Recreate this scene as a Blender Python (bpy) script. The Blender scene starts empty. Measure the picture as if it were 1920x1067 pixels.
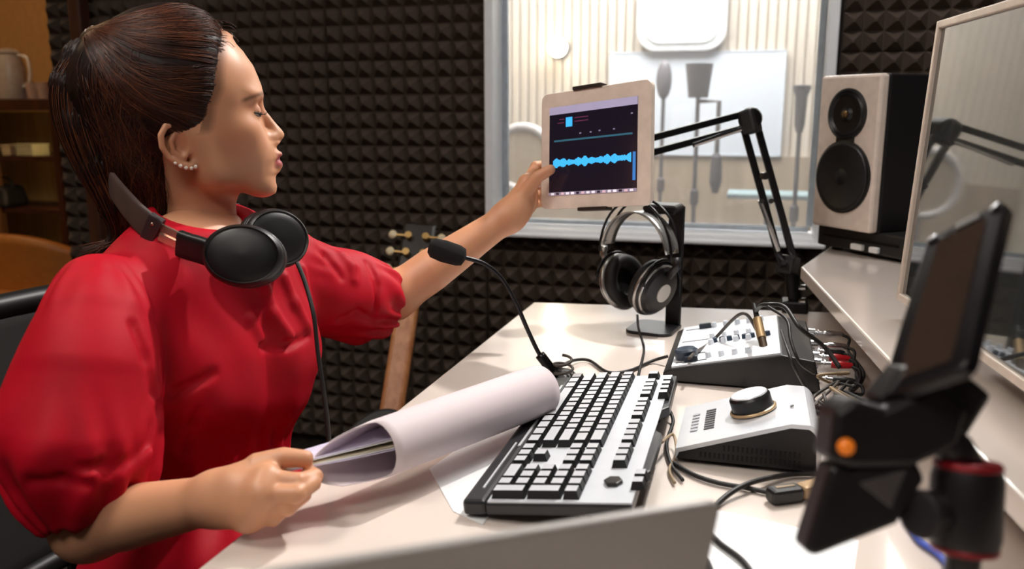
import bpy, bmesh, math, random
import numpy as np
from mathutils import Vector, Matrix, Euler
random.seed(7); np.random.seed(7)
SC = bpy.context.scene
COL = SC.collection
# ------------------------------------------------------------------ camera
FPX = 1620.0
YAW = math.radians(15.5); PIT = math.radians(11.3)
CAM = Vector((0, 0, 1.14))
FWD = Vector((-math.sin(YAW)*math.cos(PIT), math.cos(YAW)*math.cos(PIT), -math.sin(PIT)))
RGT = Vector((math.cos(YAW), math.sin(YAW), 0))
UPV = RGT.cross(FWD)
cd = bpy.data.cameras.new('camera'); co = bpy.data.objects.new('camera', cd); COL.objects.link(co)
cd.sensor_width = 36.0; cd.lens = 36.0*FPX/1920.0; cd.clip_start = 0.02
m3 = Matrix((RGT, UPV, -FWD)).transposed()
co.matrix_world = Matrix.Translation(CAM) @ m3.to_4x4()
cd.dof.use_dof = True; cd.dof.focus_distance = 1.15; cd.dof.aperture_fstop = 4.6
SC.camera = co
# ------------------------------------------------------------------ view, world
SC.view_settings.view_transform = 'Standard'
try: SC.view_settings.look = 'None'
except Exception: pass
SC.view_settings.gamma = 1.0; SC.view_settings.use_curve_mapping = False
SC.view_settings.exposure = 0.0
W = bpy.data.worlds.new('world'); SC.world = W; W.use_nodes = True
W.node_tree.nodes['Background'].inputs[0].default_value = (0.9, 0.85, 0.8, 1)
W.node_tree.nodes['Background'].inputs[1].default_value = 0.05
# light levels (fixtures that use them are built further down)
L_KEY, L_SOFT, L_BOOTH, L_LOUNGE = 10.0, 8.0, 18.0, 30.0
L_SPOT = 150.0
# ------------------------------------------------------------------ pixel helpers
def at(px, py, d):
    return CAM + d*(FWD + (px-960)/FPX*RGT - (py-533.5)/FPX*UPV)
def ray(px, py): return at(px, py, 1.0) - CAM
def atz(px, py, z):
    r = ray(px, py); return CAM + r*((z-CAM.z)/r.z)
def aty(px, py, Y):
    r = ray(px, py); return CAM + r*(Y/r.y)
def atx(px, py, X):
    r = ray(px, py); return CAM + r*(X/r.x)
DESK = 0.75
def perp_depth(p, d1, d2, a, b):                 # depth between a and b at which pixel p lies square to direction d2 from point d1
    best = min((abs((at(p[0], p[1], a+(b-a)*k/400)-d1).normalized().dot(d2)), a+(b-a)*k/400) for k in range(401)); return best[1]
# ------------------------------------------------------------------ materials
MATS = {}
def srgb(h):
    h = h.lstrip('#'); c = [int(h[i:i+2], 16)/255 for i in (0, 2, 4)]
    return tuple(((x/12.92) if x <= .04045 else ((x+.055)/1.055)**2.4) for x in c)
def mat(name, col, rough=.5, metal=0, var=.08, scale=40, bump=0, emit=0, spec=.5, coat=0, sss=0, sheen=0, alpha=1, aniso=None, ecol=None):
    if name in MATS: return MATS[name]
    if isinstance(col, str): col = srgb(col)
    m = bpy.data.materials.new(name); m.use_nodes = True; nt = m.node_tree
    b = nt.nodes['Principled BSDF']
    tc = nt.nodes.new('ShaderNodeTexCoord')
    nz = nt.nodes.new('ShaderNodeTexNoise'); nz.inputs['Scale'].default_value = scale; nz.inputs['Detail'].default_value = 4
    src = tc.outputs['Object']
    if aniso:
        mp = nt.nodes.new('ShaderNodeMapping'); mp.inputs['Scale'].default_value = aniso
        nt.links.new(src, mp.inputs['Vector']); src = mp.outputs['Vector']
    nt.links.new(src, nz.inputs['Vector'])
    rp = nt.nodes.new('ShaderNodeValToRGB')
    rp.color_ramp.elements[0].position = .3; rp.color_ramp.elements[1].position = .7
    rp.color_ramp.elements[0].color = tuple(max(0, c*(1-var)) for c in col)+(1,)
    rp.color_ramp.elements[1].color = tuple(min(1, c*(1+var)) for c in col)+(1,)
    nt.links.new(nz.outputs['Fac'], rp.inputs['Fac'])
    nt.links.new(rp.outputs['Color'], b.inputs['Base Color'])
    b.inputs['Roughness'].default_value = rough; b.inputs['Metallic'].default_value = metal
    b.inputs['Specular IOR Level'].default_value = spec
    if coat: b.inputs['Coat Weight'].default_value = coat; b.inputs['Coat Roughness'].default_value = .05
    if sss:
        b.inputs['Subsurface Weight'].default_value = sss; b.inputs['Subsurface Radius'].default_value = (1, .35, .2); b.inputs['Subsurface Scale'].default_value = .006
    if sheen: b.inputs['Sheen Weight'].default_value = sheen
    if emit:
        b.inputs['Emission Strength'].default_value = emit
        if ecol: b.inputs['Emission Color'].default_value = tuple(ecol)+(1,)
        else: nt.links.new(rp.outputs['Color'], b.inputs['Emission Color'])
    if bump:
        bp = nt.nodes.new('ShaderNodeBump'); bp.inputs['Strength'].default_value = bump; bp.inputs['Distance'].default_value = .002
        n2 = nt.nodes.new('ShaderNodeTexNoise'); n2.inputs['Scale'].default_value = scale*6; n2.inputs['Detail'].default_value = 3
        nt.links.new(src, n2.inputs['Vector']); nt.links.new(n2.outputs['Fac'], bp.inputs['Height'])
        nt.links.new(bp.outputs['Normal'], b.inputs['Normal'])
    MATS[name] = m; return m
def glass(name, tint=(.96, .98, .98), veil=.0, rough=.0):
    if name in MATS: return MATS[name]
    m = bpy.data.materials.new(name); m.use_nodes = True; nt = m.node_tree
    nt.nodes.remove(nt.nodes['Principled BSDF']); out = nt.nodes['Material Output']
    t = nt.nodes.new('ShaderNodeBsdfTransparent'); t.inputs[0].default_value = tint+(1,)
    g = nt.nodes.new('ShaderNodeBsdfGlossy'); g.inputs['Roughness'].default_value = rough
    fr = nt.nodes.new('ShaderNodeFresnel'); fr.inputs[0].default_value = 1.45
    df = nt.nodes.new('ShaderNodeBsdfTranslucent'); df.inputs[0].default_value = (.9, .9, .92, 1); vm_ = nt.nodes.new('ShaderNodeMixShader'); vm_.inputs[0].default_value = veil
    nt.links.new(t.outputs[0], vm_.inputs[1]); nt.links.new(df.outputs[0], vm_.inputs[2])
    mx = nt.nodes.new('ShaderNodeMixShader')
    nt.links.new(fr.outputs[0], mx.inputs[0]); nt.links.new(vm_.outputs[0], mx.inputs[1]); nt.links.new(g.outputs[0], mx.inputs[2])
    nt.links.new(mx.outputs[0], out.inputs[0]); MATS[name] = m; return m
def wood(name, c1, c2, rough=.5, axis=(1, 1, .08), scale=30, coat=0):
    if name in MATS: return MATS[name]
    if isinstance(c1, str): c1 = srgb(c1)
    if isinstance(c2, str): c2 = srgb(c2)
    m = bpy.data.materials.new(name); m.use_nodes = True; nt = m.node_tree; b = nt.nodes['Principled BSDF']
    tc = nt.nodes.new('ShaderNodeTexCoord'); mp = nt.nodes.new('ShaderNodeMapping'); mp.inputs['Scale'].default_value = axis
    nz = nt.nodes.new('ShaderNodeTexNoise'); nz.inputs['Scale'].default_value = scale; nz.inputs['Detail'].default_value = 6; nz.inputs['Distortion'].default_value = .6
    rp = nt.nodes.new('ShaderNodeValToRGB'); rp.color_ramp.elements[0].position = .3; rp.color_ramp.elements[1].position = .72
    rp.color_ramp.elements[0].color = c1+(1,); rp.color_ramp.elements[1].color = c2+(1,)
    nt.links.new(tc.outputs['Object'], mp.inputs[0]); nt.links.new(mp.outputs[0], nz.inputs['Vector']); nt.links.new(nz.outputs['Fac'], rp.inputs[0])
    nt.links.new(rp.outputs[0], b.inputs['Base Color']); b.inputs['Roughness'].default_value = rough
    if coat: b.inputs['Coat Weight'].default_value = coat
    MATS[name] = m; return m
# ------------------------------------------------------------------ mesh builder
class MB:
    def __init__(s): s.v = []; s.f = []
    def add(s, vs, fs, M=None):
        o = len(s.v)
        for v in vs:
            v = Vector(v); s.v.append(tuple(M @ v) if M is not None else tuple(v))
        s.f += [tuple(i+o for i in f) for f in fs]; return s
    def box(s, c, size, M=None, taper=1.0):
        x, y, z = (k/2 for k in size); vs = []
        for dz in (-1, 1):
            t = taper if dz > 0 else 1
            for dx, dy in ((-1, -1), (1, -1), (1, 1), (-1, 1)):
                vs.append((c[0]+dx*x*t, c[1]+dy*y*t, c[2]+dz*z))
        return s.add(vs, [(3, 2, 1, 0), (4, 5, 6, 7), (0, 1, 5, 4), (1, 2, 6, 5), (2, 3, 7, 6), (3, 0, 4, 7)], M)
    def prism(s, poly, z0, z1, M=None):           # polygon (x, y) extruded in z
        n = len(poly); a = sum(poly[i][0]*poly[(i+1) % n][1]-poly[(i+1) % n][0]*poly[i][1] for i in range(n))
        if a < 0: poly = poly[::-1]
        vs = [(x, y, z0) for x, y in poly]+[(x, y, z1) for x, y in poly]
        fs = [tuple(range(n-1, -1, -1)), tuple(range(n, 2*n))]+[(i, (i+1) % n, n+(i+1) % n, n+i) for i in range(n)]
        return s.add(vs, fs, M)
    def lathe(s, prof, n=32, M=None):             # profile of (r, z) about z
        vs = []; fs = []
        for r, z in prof:
            for k in range(n):
                a = 2*math.pi*k/n; vs.append((r*math.cos(a), r*math.sin(a), z))
        for j in range(len(prof)-1):
            for k in range(n):
                k2 = (k+1) % n; fs.append((j*n+k, j*n+k2, (j+1)*n+k2, (j+1)*n+k))
        if prof[0][0] > 1e-6: fs.append(tuple(range(n-1, -1, -1)))
        if prof[-1][0] > 1e-6: fs.append(tuple(range((len(prof)-1)*n, len(prof)*n)))
        return s.add(vs, fs, M)
    def cyl(s, a, b, r, r2=None, n=20):
        a = Vector(a); b = Vector(b); d = b-a
        M = Matrix.Translation(a) @ d.to_track_quat('Z', 'Y').to_matrix().to_4x4()
        return s.lathe([(r, 0), (r if r2 is None else r2, d.length)], n, M)
    def bar(s, a, b, w, h, up=(0, 0, 1)):          # rectangular bar from a to b
        a = Vector(a); b = Vector(b); d = (b-a); z = d.normalized(); u = Vector(up); x = u.cross(z)
        if x.length < 1e-5: x = Vector((1, 0, 0)).cross(z)
        x.normalize(); y = z.cross(x)
        M = Matrix.Translation((a+b)/2) @ Matrix((x, y, z)).transposed().to_4x4()
        return s.box((0, 0, 0), (w, h, d.length), M)
    def tube(s, pts, r, n=8, closed=False, flat=1.0, up=None):
        P = [Vector(p) for p in pts]; N = len(P); rs = r if hasattr(r, '__len__') else [r]*N
        T = []
        for i in range(N):
            a = P[(i-1) % N] if (closed or i > 0) else P[i]; b = P[(i+1) % N] if (closed or i < N-1) else P[i]
            t = (b-a); T.append(t.normalized() if t.length > 1e-9 else Vector((0, 0, 1)))
        u = Vector(up) if up is not None else (Vector((0, 0, 1)) if abs(T[0].z) < .9 else Vector((1, 0, 0)))
        vs = []; fs = []
        x = (u - u.dot(T[0])*T[0]).normalized()
        for i in range(N):
            x = (x - x.dot(T[i])*T[i])
            x = x.normalized() if x.length > 1e-6 else T[i].orthogonal().normalized()
            if up is not None:
                uu = Vector(up); xx = uu-uu.dot(T[i])*T[i]
                if xx.length > .05: x = xx.normalized()
            y = T[i].cross(x)
            for k in range(n):
                a = 2*math.pi*k/n; vs.append(P[i]+rs[i]*(math.cos(a)*x*flat+math.sin(a)*y))
        for i in range(N if closed else N-1):
            j = (i+1) % N
            for k in range(n):
                k2 = (k+1) % n; fs.append((i*n+k, i*n+k2, j*n+k2, j*n+k))
        if not closed: fs += [tuple(range(n-1, -1, -1)), tuple(range((N-1)*n, N*n))]
        return s.add(vs, fs)
    def sphere(s, c, r, n=20, m=12, M=None):
        R = r if hasattr(r, '__len__') else (r, r, r); vs = [(c[0], c[1], c[2]-R[2])]; fs = []
        for j in range(1, m):
            t = -math.pi/2+math.pi*j/m
            for k in range(n):
                a = 2*math.pi*k/n; vs.append((c[0]+R[0]*math.cos(t)*math.cos(a), c[1]+R[1]*math.cos(t)*math.sin(a), c[2]+R[2]*math.sin(t)))
        vs.append((c[0], c[1], c[2]+R[2])); L = len(vs)-1
        for k in range(n): fs.append((0, 1+(k+1) % n, 1+k)); fs.append((L, L-n+k, L-n+(k+1) % n))
        for j in range(m-2):
            for k in range(n):
                a = 1+j*n; fs.append((a+k, a+(k+1) % n, a+n+(k+1) % n, a+n+k))
        return s.add(vs, fs, M)
    def grid(s, fn, nu, nv, M=None):               # open sheet fn(u,v)
        vs = [fn(i/nu, j/nv) for j in range(nv+1) for i in range(nu+1)]
        fs = [(j*(nu+1)+i, j*(nu+1)+i+1, (j+1)*(nu+1)+i+1, (j+1)*(nu+1)+i) for j in range(nv) for i in range(nu)]
        return s.add(vs, fs, M)
    def mesh(s, name):
        me = bpy.data.meshes.new(name); me.from_pydata([tuple(v) for v in s.v], [], s.f); me.validate(); me.update(); return me
    def build(s, name, m, parent=None, bevel=0, smooth=None, seg=2, solid=0, label=None):
        return link(name, s.mesh(name), m, parent, bevel, smooth, seg, solid, label)
def link(name, me, m, parent=None, bevel=0, smooth=None, seg=2, solid=0, label=None):
    o = bpy.data.objects.new(name, me); COL.objects.link(o)
    if m is not None and not me.materials: me.materials.append(m)
    if parent is not None: o.parent = parent
    if solid:
        md = o.modifiers.new('solid', 'SOLIDIFY'); md.thickness = solid; md.offset = 0
    if bevel:
        md = o.modifiers.new('bevel', 'BEVEL'); md.width = bevel; md.segments = seg; md.limit_method = 'ANGLE'; md.angle_limit = math.radians(40)
    if smooth is not None:
        if smooth is True: me.polygons.foreach_set('use_smooth', [True]*len(me.polygons))
        else: me.shade_auto(smooth) if hasattr(me, 'shade_auto') else smooth_by_angle(me, smooth)
    if label: o['label'] = label
    return o
def smooth_by_angle(me, ang):
    me.polygons.foreach_set('use_smooth', [True]*len(me.polygons))
    bm = bmesh.new(); bm.from_mesh(me); lim = math.radians(ang)
    for e in bm.edges:
        if len(e.link_faces) == 2 and e.calc_face_angle(0) > lim: e.smooth = False
    bm.to_mesh(me); bm.free()
def thing(name, label, cat, loc=(0, 0, 0), rz=0, group=None, rot=None):
    o = bpy.data.objects.new(name, None); COL.objects.link(o); o.empty_display_size = .05
    o.location = loc; o.rotation_euler = rot if rot is not None else (0, 0, rz)
    return tag(o, label, cat, group)
def tag(o, label, cat, group=None):
    o['label'] = label; o['category'] = cat
    if group: o['group'] = group
    return o
def struct(o): o['kind'] = 'structure'; return o
def share(src, parent, loc=None, rot=None, scale=None):
    o = src.copy(); COL.objects.link(o); o.parent = parent
    if loc is not None: o.location = loc
    if rot is not None: o.rotation_euler = rot
    if scale is not None: o.scale = scale
    return o
def spline(pts, n=8):                             # Catmull-Rom
    P = [Vector(p) for p in pts]; P = [2*P[0]-P[1]]+P+[2*P[-1]-P[-2]]; out = []
    for i in range(1, len(P)-2):
        for k in range(n):
            t = k/n; a, b, c, d = P[i-1], P[i], P[i+1], P[i+2]
            out.append(.5*((2*b)+(c-a)*t+(2*a-5*b+4*c-d)*t*t+(3*b-a-3*c+d)*t**3))
    out.append(P[-2]); return out
def frame(o, x, y, z):                            # matrix from origin and axes
    return Matrix.Translation(o) @ Matrix((Vector(x), Vector(y), Vector(z))).transposed().to_4x4()
# ================================================================== the setting
WY = 2.45                                      # face of the back wall
WX0, WX1, WZ0, WZ1 = -.745, .19, .79, 1.99     # window opening
plaster_d = mat('charcoal_plaster', '#2c2724', .9, bump=.2)
plaster_w = mat('warm_plaster', '#b98a52', .85, bump=.15)
foam_m = mat('acoustic_foam', '#52473f', .92, var=.18, scale=300, bump=.5, spec=.2)
carpet = mat('grey_carpet', '#3a3432', .95, var=.25, scale=400, bump=.6)
white_paint = mat('white_paint', '#f3f6fa', .3, var=.02)
def plain(name, x0, x1, y0, y1, z0, z1, m):
    return struct(MB().box(((x0+x1)/2, (y0+y1)/2, (z0+z1)/2), (x1-x0, y1-y0, z1-z0)).build(name, m))
plain('floor', -3.9, 1.3, -1.7, 4.75, -.05, 0, carpet)
plain('ceiling', -3.9, 1.3, -1.7, 4.75, 2.62, 2.7, mat('ceiling_paint', '#8d857c', .9))
w = MB()
for (a, b, c, d) in ((-2.27, WX0, 0, 2.62), (WX1, 1.2, 0, 2.62), (WX0, WX1, 0, WZ0), (WX0, WX1, WZ1, 2.62)):
    w.box(((a+b)/2, WY+.05, (c+d)/2), (b-a, .10, d-c))
wall_back = struct(w.build('wall_back', plaster_d))
plain('wall_right', 1.2, 1.3, -1.7, 4.75, 0, 2.62, plaster_d)
plain('wall_front', -3.8, 1.2, -1.7, -1.6, 0, 2.62, plaster_d)
plain('wall_left', -3.9, -3.8, -1.7, 4.75, 0, 2.62, plaster_w)
plain('wall_lounge', -3.8, -2.17, 3.55, 3.65, 0, 2.62, plaster_w)
plain('wall_lounge_side', -2.27, -2.17, 2.55, 3.55, 0, 2.62, plaster_w)
# acoustic foam tiles, pyramids moulded on each
P_ = .05
def foam_mesh(nx, nz, cache={}):
    if (nx, nz) in cache: return cache[(nx, nz)]
    b = MB(); t = .02; h = .03; g = .0010
    w_, h_ = nx*P_, nz*P_
    b.box((w_/2, -t/2, h_/2), (w_-2*g, t, h_-2*g))
    for i in range(nx):
        for j in range(nz):
            x0, x1, z0, z1 = i*P_+g, (i+1)*P_-g, j*P_+g, (j+1)*P_-g
            cx, cz = (x0+x1)/2, (z0+z1)/2; e = .0035; y1 = -t-h
            b.add([(x0, -t, z0), (x1, -t, z0), (x1, -t, z1), (x0, -t, z1), (cx-e, y1, cz-e), (cx+e, y1, cz-e), (cx+e, y1, cz+e), (cx-e, y1, cz+e)],
                  [(0, 1, 5, 4), (1, 2, 6, 5), (2, 3, 7, 6), (3, 0, 4, 7), (4, 5, 6, 7)])
    me = b.mesh('foam_panel'); me.materials.append(foam_m); cache[(nx, nz)] = me; return me
def foam(x, z, nx, nz):
    o = link('foam_panel', foam_mesh(nx, nz), None, wall_back); o.location = (x, WY, z)
ROWS = [(.09, 4), (.29, 10), (.79, 10), (1.29, 10), (1.79, 10), (2.29, 6)]
for z, nz in ROWS:
    for k in range(3): foam(-2.25+.5*k, z, 10, nz)
    foam(.20, z, 10, nz); foam(.70, z, 9, nz)
for z, nz in ROWS[:2]:
    foam(-.75, z, 10, nz); foam(-.25, z, 9, nz)
for z, nz in ((2.04, 5), (2.29, 6)):
    foam(-.75, z, 10, nz); foam(-.25, z, 9, nz)
# window between the control room and the recording booth
wf = MB()
t = .026
wf.box((WX0+t/2, WY+.02, (WZ0+WZ1)/2), (t, .16, WZ1-WZ0)); wf.box((WX1-t/2, WY+.02, (WZ0+WZ1)/2), (t, .16, WZ1-WZ0))
wf.box(((WX0+WX1)/2, WY+.02, WZ1-t/2), (WX1-WX0-2*t, .16, t)); wf.box(((WX0+WX1)/2, WY+.02, WZ0+.011), (WX1-WX0-2*t, .16, .022))
window = struct(wf.build('window_1', white_paint, bevel=.004))
ib = MB()
for (cx, cz, sx, sz) in ((WX0+t+.008, (WZ0+WZ1)/2, .016, WZ1-WZ0-.08), (WX1-t-.008, (WZ0+WZ1)/2, .016, WZ1-WZ0-.08), ((WX0+WX1)/2, WZ0+.032, WX1-WX0-.07, .014), ((WX0+WX1)/2, WZ1-.058, WX1-WX0-.07, .014)):
    ib.box((cx, WY+.045, cz), (sx, .02, sz))
ib.build('glazing_bead', mat('bead_grey', '#b9c4cc', .3, .3), window, bevel=.002)
MB().box(((WX0+WX1)/2, WY+.06, (WZ0+WZ1)/2), (WX1-WX0-2*t-.002, .006, WZ1-WZ0-.08)).build('pane', glass('window_glass', veil=.10), window)
MB().box(((WX0+WX1)/2, WY-.065, WZ0+.003), (WX1-WX0+.005, .03, .012)).build('window_sill', white_paint, window, bevel=.004)
# wooden post in front of the foam, at far left
pp = aty(150, 50, 2.36)
struct(MB().box((pp.x, 2.36, 1.31), (.045, .045, 2.62)).build('trim_1', wood('post_wood', '#3b2118', '#5a3626', .4), bevel=.006))
# recording booth behind the glass
BY = 4.6
slat_a = wood('slat_wood', '#d3c5b4', '#e8dfd4', .55, (1, 1, .05), 20)
booth_wall = struct(MB().box((-.35, BY+.05, 1.31), (2.9, .1, 2.62)).build('wall_booth', mat('booth_backing', '#c4b8a8', .8)))
plain('wall_booth_left', -1.9, -1.8, 2.55, 4.65, 0, 2.62, mat('booth_cream', '#dcd0bb', .8))
sm = MB().box((0, 0, 1.77), (.034, .022, 1.7)).mesh('slat'); sm.materials.append(slat_a)
for k in range(62):
    x = -1.76+.0465*k
    o = link('slat', sm, None, booth_wall); o.location = (x, BY-.011, 0)
MB().box((-.35, BY-.02, .46), (2.86, .04, .92)).build('wainscot_panel', wood('wainscot', '#9d8a74', '#b8a48d', .5, (1, 1, .1), 12), booth_wall)
# ------------------------------------------------------------------ lamps
def emit_mat(name, col, s):
    m = bpy.data.materials.new(name); m.use_nodes = True; nt = m.node_tree; b = nt.nodes['Principled BSDF']
    b.inputs['Base Color'].default_value = (.8, .8, .8, 1); b.inputs['Emission Color'].default_value = col+(1,); b.inputs['Emission Strength'].default_value = s; return m
alu = mat('brushed_aluminium', '#9a9a9c', .35, .9)
def ceiling_panel(loc, sx, sy, col, s, label):
    t = thing('ceiling_light', label, 'ceiling light', (loc[0], loc[1], 2.62), group='ceiling panel lights')
    f = MB()
    for (cx, cy, a, b) in ((0, sy/2+.01, sx+.04, .02), (0, -sy/2-.01, sx+.04, .02), (sx/2+.01, 0, .02, sy), (-sx/2-.01, 0, .02, sy)):
        f.box((cx, cy, -.02), (a, b, .04))
    f.build('frame', alu, t); MB().box((0, 0, -.012), (sx, sy, .012)).build('diffuser', emit_mat('lamp_glow', col, s), t)
ceiling_panel((.35, 1.55), .45, .45, (1, .96, .92), L_KEY*2.2, 'square ceiling light over the far end of the desk')
ceiling_panel((-1.15, .25), .6, .6, (1, .91, .82), L_SOFT*2.4, 'square ceiling light above and behind the woman')
ceiling_panel((-.35, -.75), .9, .6, (1, .93, .86), L_SOFT*1.4, 'wide unseen fill panel added on the ceiling at the near end of the room')  # unseen fill panel, added to light lid, foam and face from the camera side
ceiling_panel((-.35, 3.7), 1.6, 1.1, (1, .97, .94), L_BOOTH, 'large ceiling light of the recording booth')
ceiling_panel((-3.2, 2.25), .35, .35, (1, .72, .42), L_LOUNGE, 'small warm ceiling light by the lounge cabinet')
def track_spot(loc, aim, watts, ang, label):
    t = thing('track_spotlight', label, 'spotlight', loc, group='ceiling spotlights')
    d = (Vector(aim)-Vector(loc)-Vector((0, 0, -.12))).normalized(); M = Matrix.Translation((0, 0, -.12)) @ d.to_track_quat('Z', 'Y').to_matrix().to_4x4()
    MB().cyl((0, 0, 0), (0, 0, -.12), .008).lathe([(.04, -.012), (.04, 0)], 20).build('stem', blk_l, t)
    MB().lathe([(.0, -.09), (.03, -.085), (.042, -.03), (.045, .03), (.041, .03), (.038, -.01), (0, -.02)], 28, M).build('housing', blk_l, t, smooth=40)
    ld_ = bpy.data.lights.new('spot_bulb', 'SPOT'); ld_.energy = watts; ld_.spot_size = math.radians(ang); ld_.spot_blend = .5; ld_.shadow_soft_size = .03; ld_.color = (1, .95, .9)
    o = bpy.data.objects.new('spot_bulb', ld_); COL.objects.link(o); o.parent = t; o.matrix_local = Matrix.Translation(Vector((0, 0, -.12))+d*.04) @ (-d).to_track_quat('Z', 'Y').to_matrix().to_4x4()
blk_l = mat('lamp_black', '#1a1a1b', .4)
track_spot((.25, 2.05, 2.62), (-.5, 1.0, 1.0), L_SPOT, 48, 'black ceiling spotlight by the window, aimed at the woman')
# ------------------------------------------------------------------ things in the booth
c = aty(1280, 10, BY-.05)
t = thing('wall_lamp', 'white rounded square lamp high on the slatted wall behind the glass', 'lamp', (c.x, BY-.03, c.z))
def rrect(w, h, r, n=6):
    out = []
    for cx, cy, a0 in ((w/2-r, h/2-r, 0), (-w/2+r, h/2-r, 90), (-w/2+r, -h/2+r, 180), (w/2-r, -h/2+r, 270)):
        for k in range(n+1):
            a = math.radians(a0+90*k/n); out.append((cx+r*math.cos(a), cy+r*math.sin(a)))
    return out
RX = Matrix.Rotation(math.radians(90), 4, 'X')
MB().prism(rrect(.44, .44, .1), 0, .06, RX).build('housing', mat('lamp_white', '#d9dadd', .4), t)
MB().prism(rrect(.36, .36, .08), .06, .07, RX).build('diffuser', emit_mat('wall_lamp_glow', (1, .97, .93), 1.6), t)
c = aty(1050, 90, BY-.05)
t = thing('sconce', 'round glowing wall light on the slatted wall behind the glass', 'lamp', (c.x, BY-.03, c.z))
MB().lathe([(.05, 0), (.05, .03), (.035, .05)], 24, RX).build('base', alu, t)
MB().sphere((0, -.08, 0), .05).build('bulb', emit_mat('sconce_glow', (1, .86, .66), 26), t, smooth=True)
a = aty(1145, 100, BY-.05); b = aty(1462, 292, BY-.05)
t = thing('whiteboard', 'pale blue white board on the slatted wall behind the glass', 'board', ((a.x+b.x)/2, BY-.03, (a.z+b.z)/2))
w_, h_ = b.x-a.x, a.z-b.z
MB().box((0, -.012, 0), (w_, .02, h_)).build('panel', mat('board_white', '#dfe6f2', .25, var=.02), t)
fb = MB()
for (cx, cz, sx, sz) in ((0, h_/2, w_+.01, .008), (0, -h_/2, w_+.01, .008), (w_/2, 0, .008, h_), (-w_/2, 0, .008, h_)): fb.box((cx, -.013, cz), (sx, .024, sz))
fb.build('frame', mat('board_frame', '#dde3ee', .4), t)
blk = mat('black_plastic', '#1b1a1a', .45, var=.15, scale=60)
blk2 = mat('black_metal', '#161617', .3, .5, var=.1)
dgrey = mat('booth_grey_metal', '#57545b', .4, .2)
def stand(px, py, Y, label, kind, lean=0):
    c = aty(px, py, Y); t = thing('microphone_stand', label, 'microphone', (c.x, Y, 0), group='microphones on stands in the booth'); h = c.z
    MB().lathe([(0, 0), (.13, 0), (.13, .012), (.03, .02), (.012, .05), (0, .05)], 24).build('base', dgrey, t)
    MB().cyl((0, 0, .04), (0, 0, h-.05), .009).build('pole', dgrey, t)
    MB().lathe([(.012, h*.6), (.018, h*.6+.01), (.018, h*.6+.06), (.012, h*.6+.07)], 16).build('clutch', dgrey, t)
    if kind == 'oval':
        MB().sphere((0, 0, h), (.036, .03, .088)).build('microphone_head', mat('mic_grey', '#746f76', .5, .1), t, smooth=True)
    elif kind == 'shock':
        b = MB(); b.lathe([(.04, -.06), (.056, .075)], 20, Matrix.Translation((0, 0, h)))
        b.build('shock_mount', mat('mic_dark', '#59545c', .5, .1), t, smooth=40)
        MB().tube([(0, 0, h-.075), (.085, 0, h-.075), (.085, 0, h-.30)], .010).build('side_arm', dgrey, t)
        MB().lathe([(.012, h-.45), (.026, h-.40), (.022, h-.30), (.008, h-.28)], 16, Matrix.Translation((.085, 0, 0))).build('second_microphone', mat('mic_dark', '#6b6468'), t)
    else:
        MB().lathe([(.012, h-.12), (.020, h-.09), (.024, h+.02), (.034, h+.045), (.034, h+.06), (0, h+.065)], 20).build('microphone_head', mat('mic_dark', '#6b6468'), t, smooth=40)
    return t
stand(1245, 150, 4.1, 'oval grey microphone on thin stand behind the glass', 'oval')
stand(1310, 155, 3.7, 'microphone in square shock mount on stand behind the glass', 'shock')
stand(1502, 190, 3.6, 'long dark microphone on stand behind the glass, nearest the white speaker', 'long')
c = aty(980, 300, 4.1); t = thing('tambourine', 'pale ring of a round drum standing behind the glass at the left of the window', 'drum', (c.x, 4.1, c.z-.19))
ringp = [(.15*math.cos(a), 0, .15*math.sin(a)+.2) for a in [2*math.pi*k/40 for k in range(40)]]
MB().tube(ringp, .02, 8, closed=True).build('hoop', mat('hoop_white', '#dcd6d6', .4), t, smooth=True)
MB().lathe([(0, -.004), (.15, -.004), (.15, .004), (0, .004)], 40, Matrix.Translation((0, 0, .2)) @ RX).build('drum_skin', mat('skin_tan', '#b8a48c', .6), t)
MB().cyl((0, 0, -c.z+.19), (0, 0, .05), .012).build('stand_pole', dgrey, t)
c = aty(1440, 365, 3.9); t = thing('music_stand', 'flat teal grey tray of a music stand behind the glass', 'music stand', (c.x, 3.9, 0))
MB().box((0, 0, c.z), (.34, .22, .02), Matrix.Rotation(math.radians(0), 4, 'X')).build('tray', mat('tray_teal', '#8ea6ac', .4), t, bevel=.004)
MB().cyl((0, 0, .02), (0, 0, c.z), .012).build('pole', dgrey, t)
MB().lathe([(0, 0), (.14, 0), (.14, .012), (.02, .03), (0, .03)], 24).build('base', dgrey, t)
# ------------------------------------------------------------------ lounge at the far left
cw = wood('cabinet_wood', '#2c130c', '#4a2415', .4); cl = wood('cabinet_inner', '#8a6a3c', '#b08d58', .5)
a = aty(-20, 178, 3.15); b = aty(100, 185, 3.15); ztop = b.z
t = thing('cabinet', 'dark wooden open cabinet with shelves in the dim lounge', 'cabinet', (b.x-.42, 3.32, 0))
hw = .42; m_ = MB().box((0, 0, ztop-.025), (2*hw+.04, .36, .05)); m_.build('top', cw, t, bevel=.005)
for s in (-1, 1): MB().box((s*(hw-.015), 0, (ztop-.05)/2), (.03, .34, ztop-.05)).build('side_panel', cw, t)
MB().box((0, .16, (ztop-.05)/2), (2*hw-.06, .015, ztop-.06)).build('back_panel', cl, t)
MB().box((.05, -.155, (ztop-.05)/2), (.03, .03, ztop-.06)).build('stile', wood('stile_wood', '#6b4526', '#8a5c34', .4), t)
MB().box((hw-.034, -.12, ztop*.72), (.006, .02, ztop*.45)).build('fill_strip', emit_mat('cabinet_strip', (1, .70, .36), 9), t)  # warm glowing strip added out of view to brighten the cabinet inside
SH = []
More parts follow.
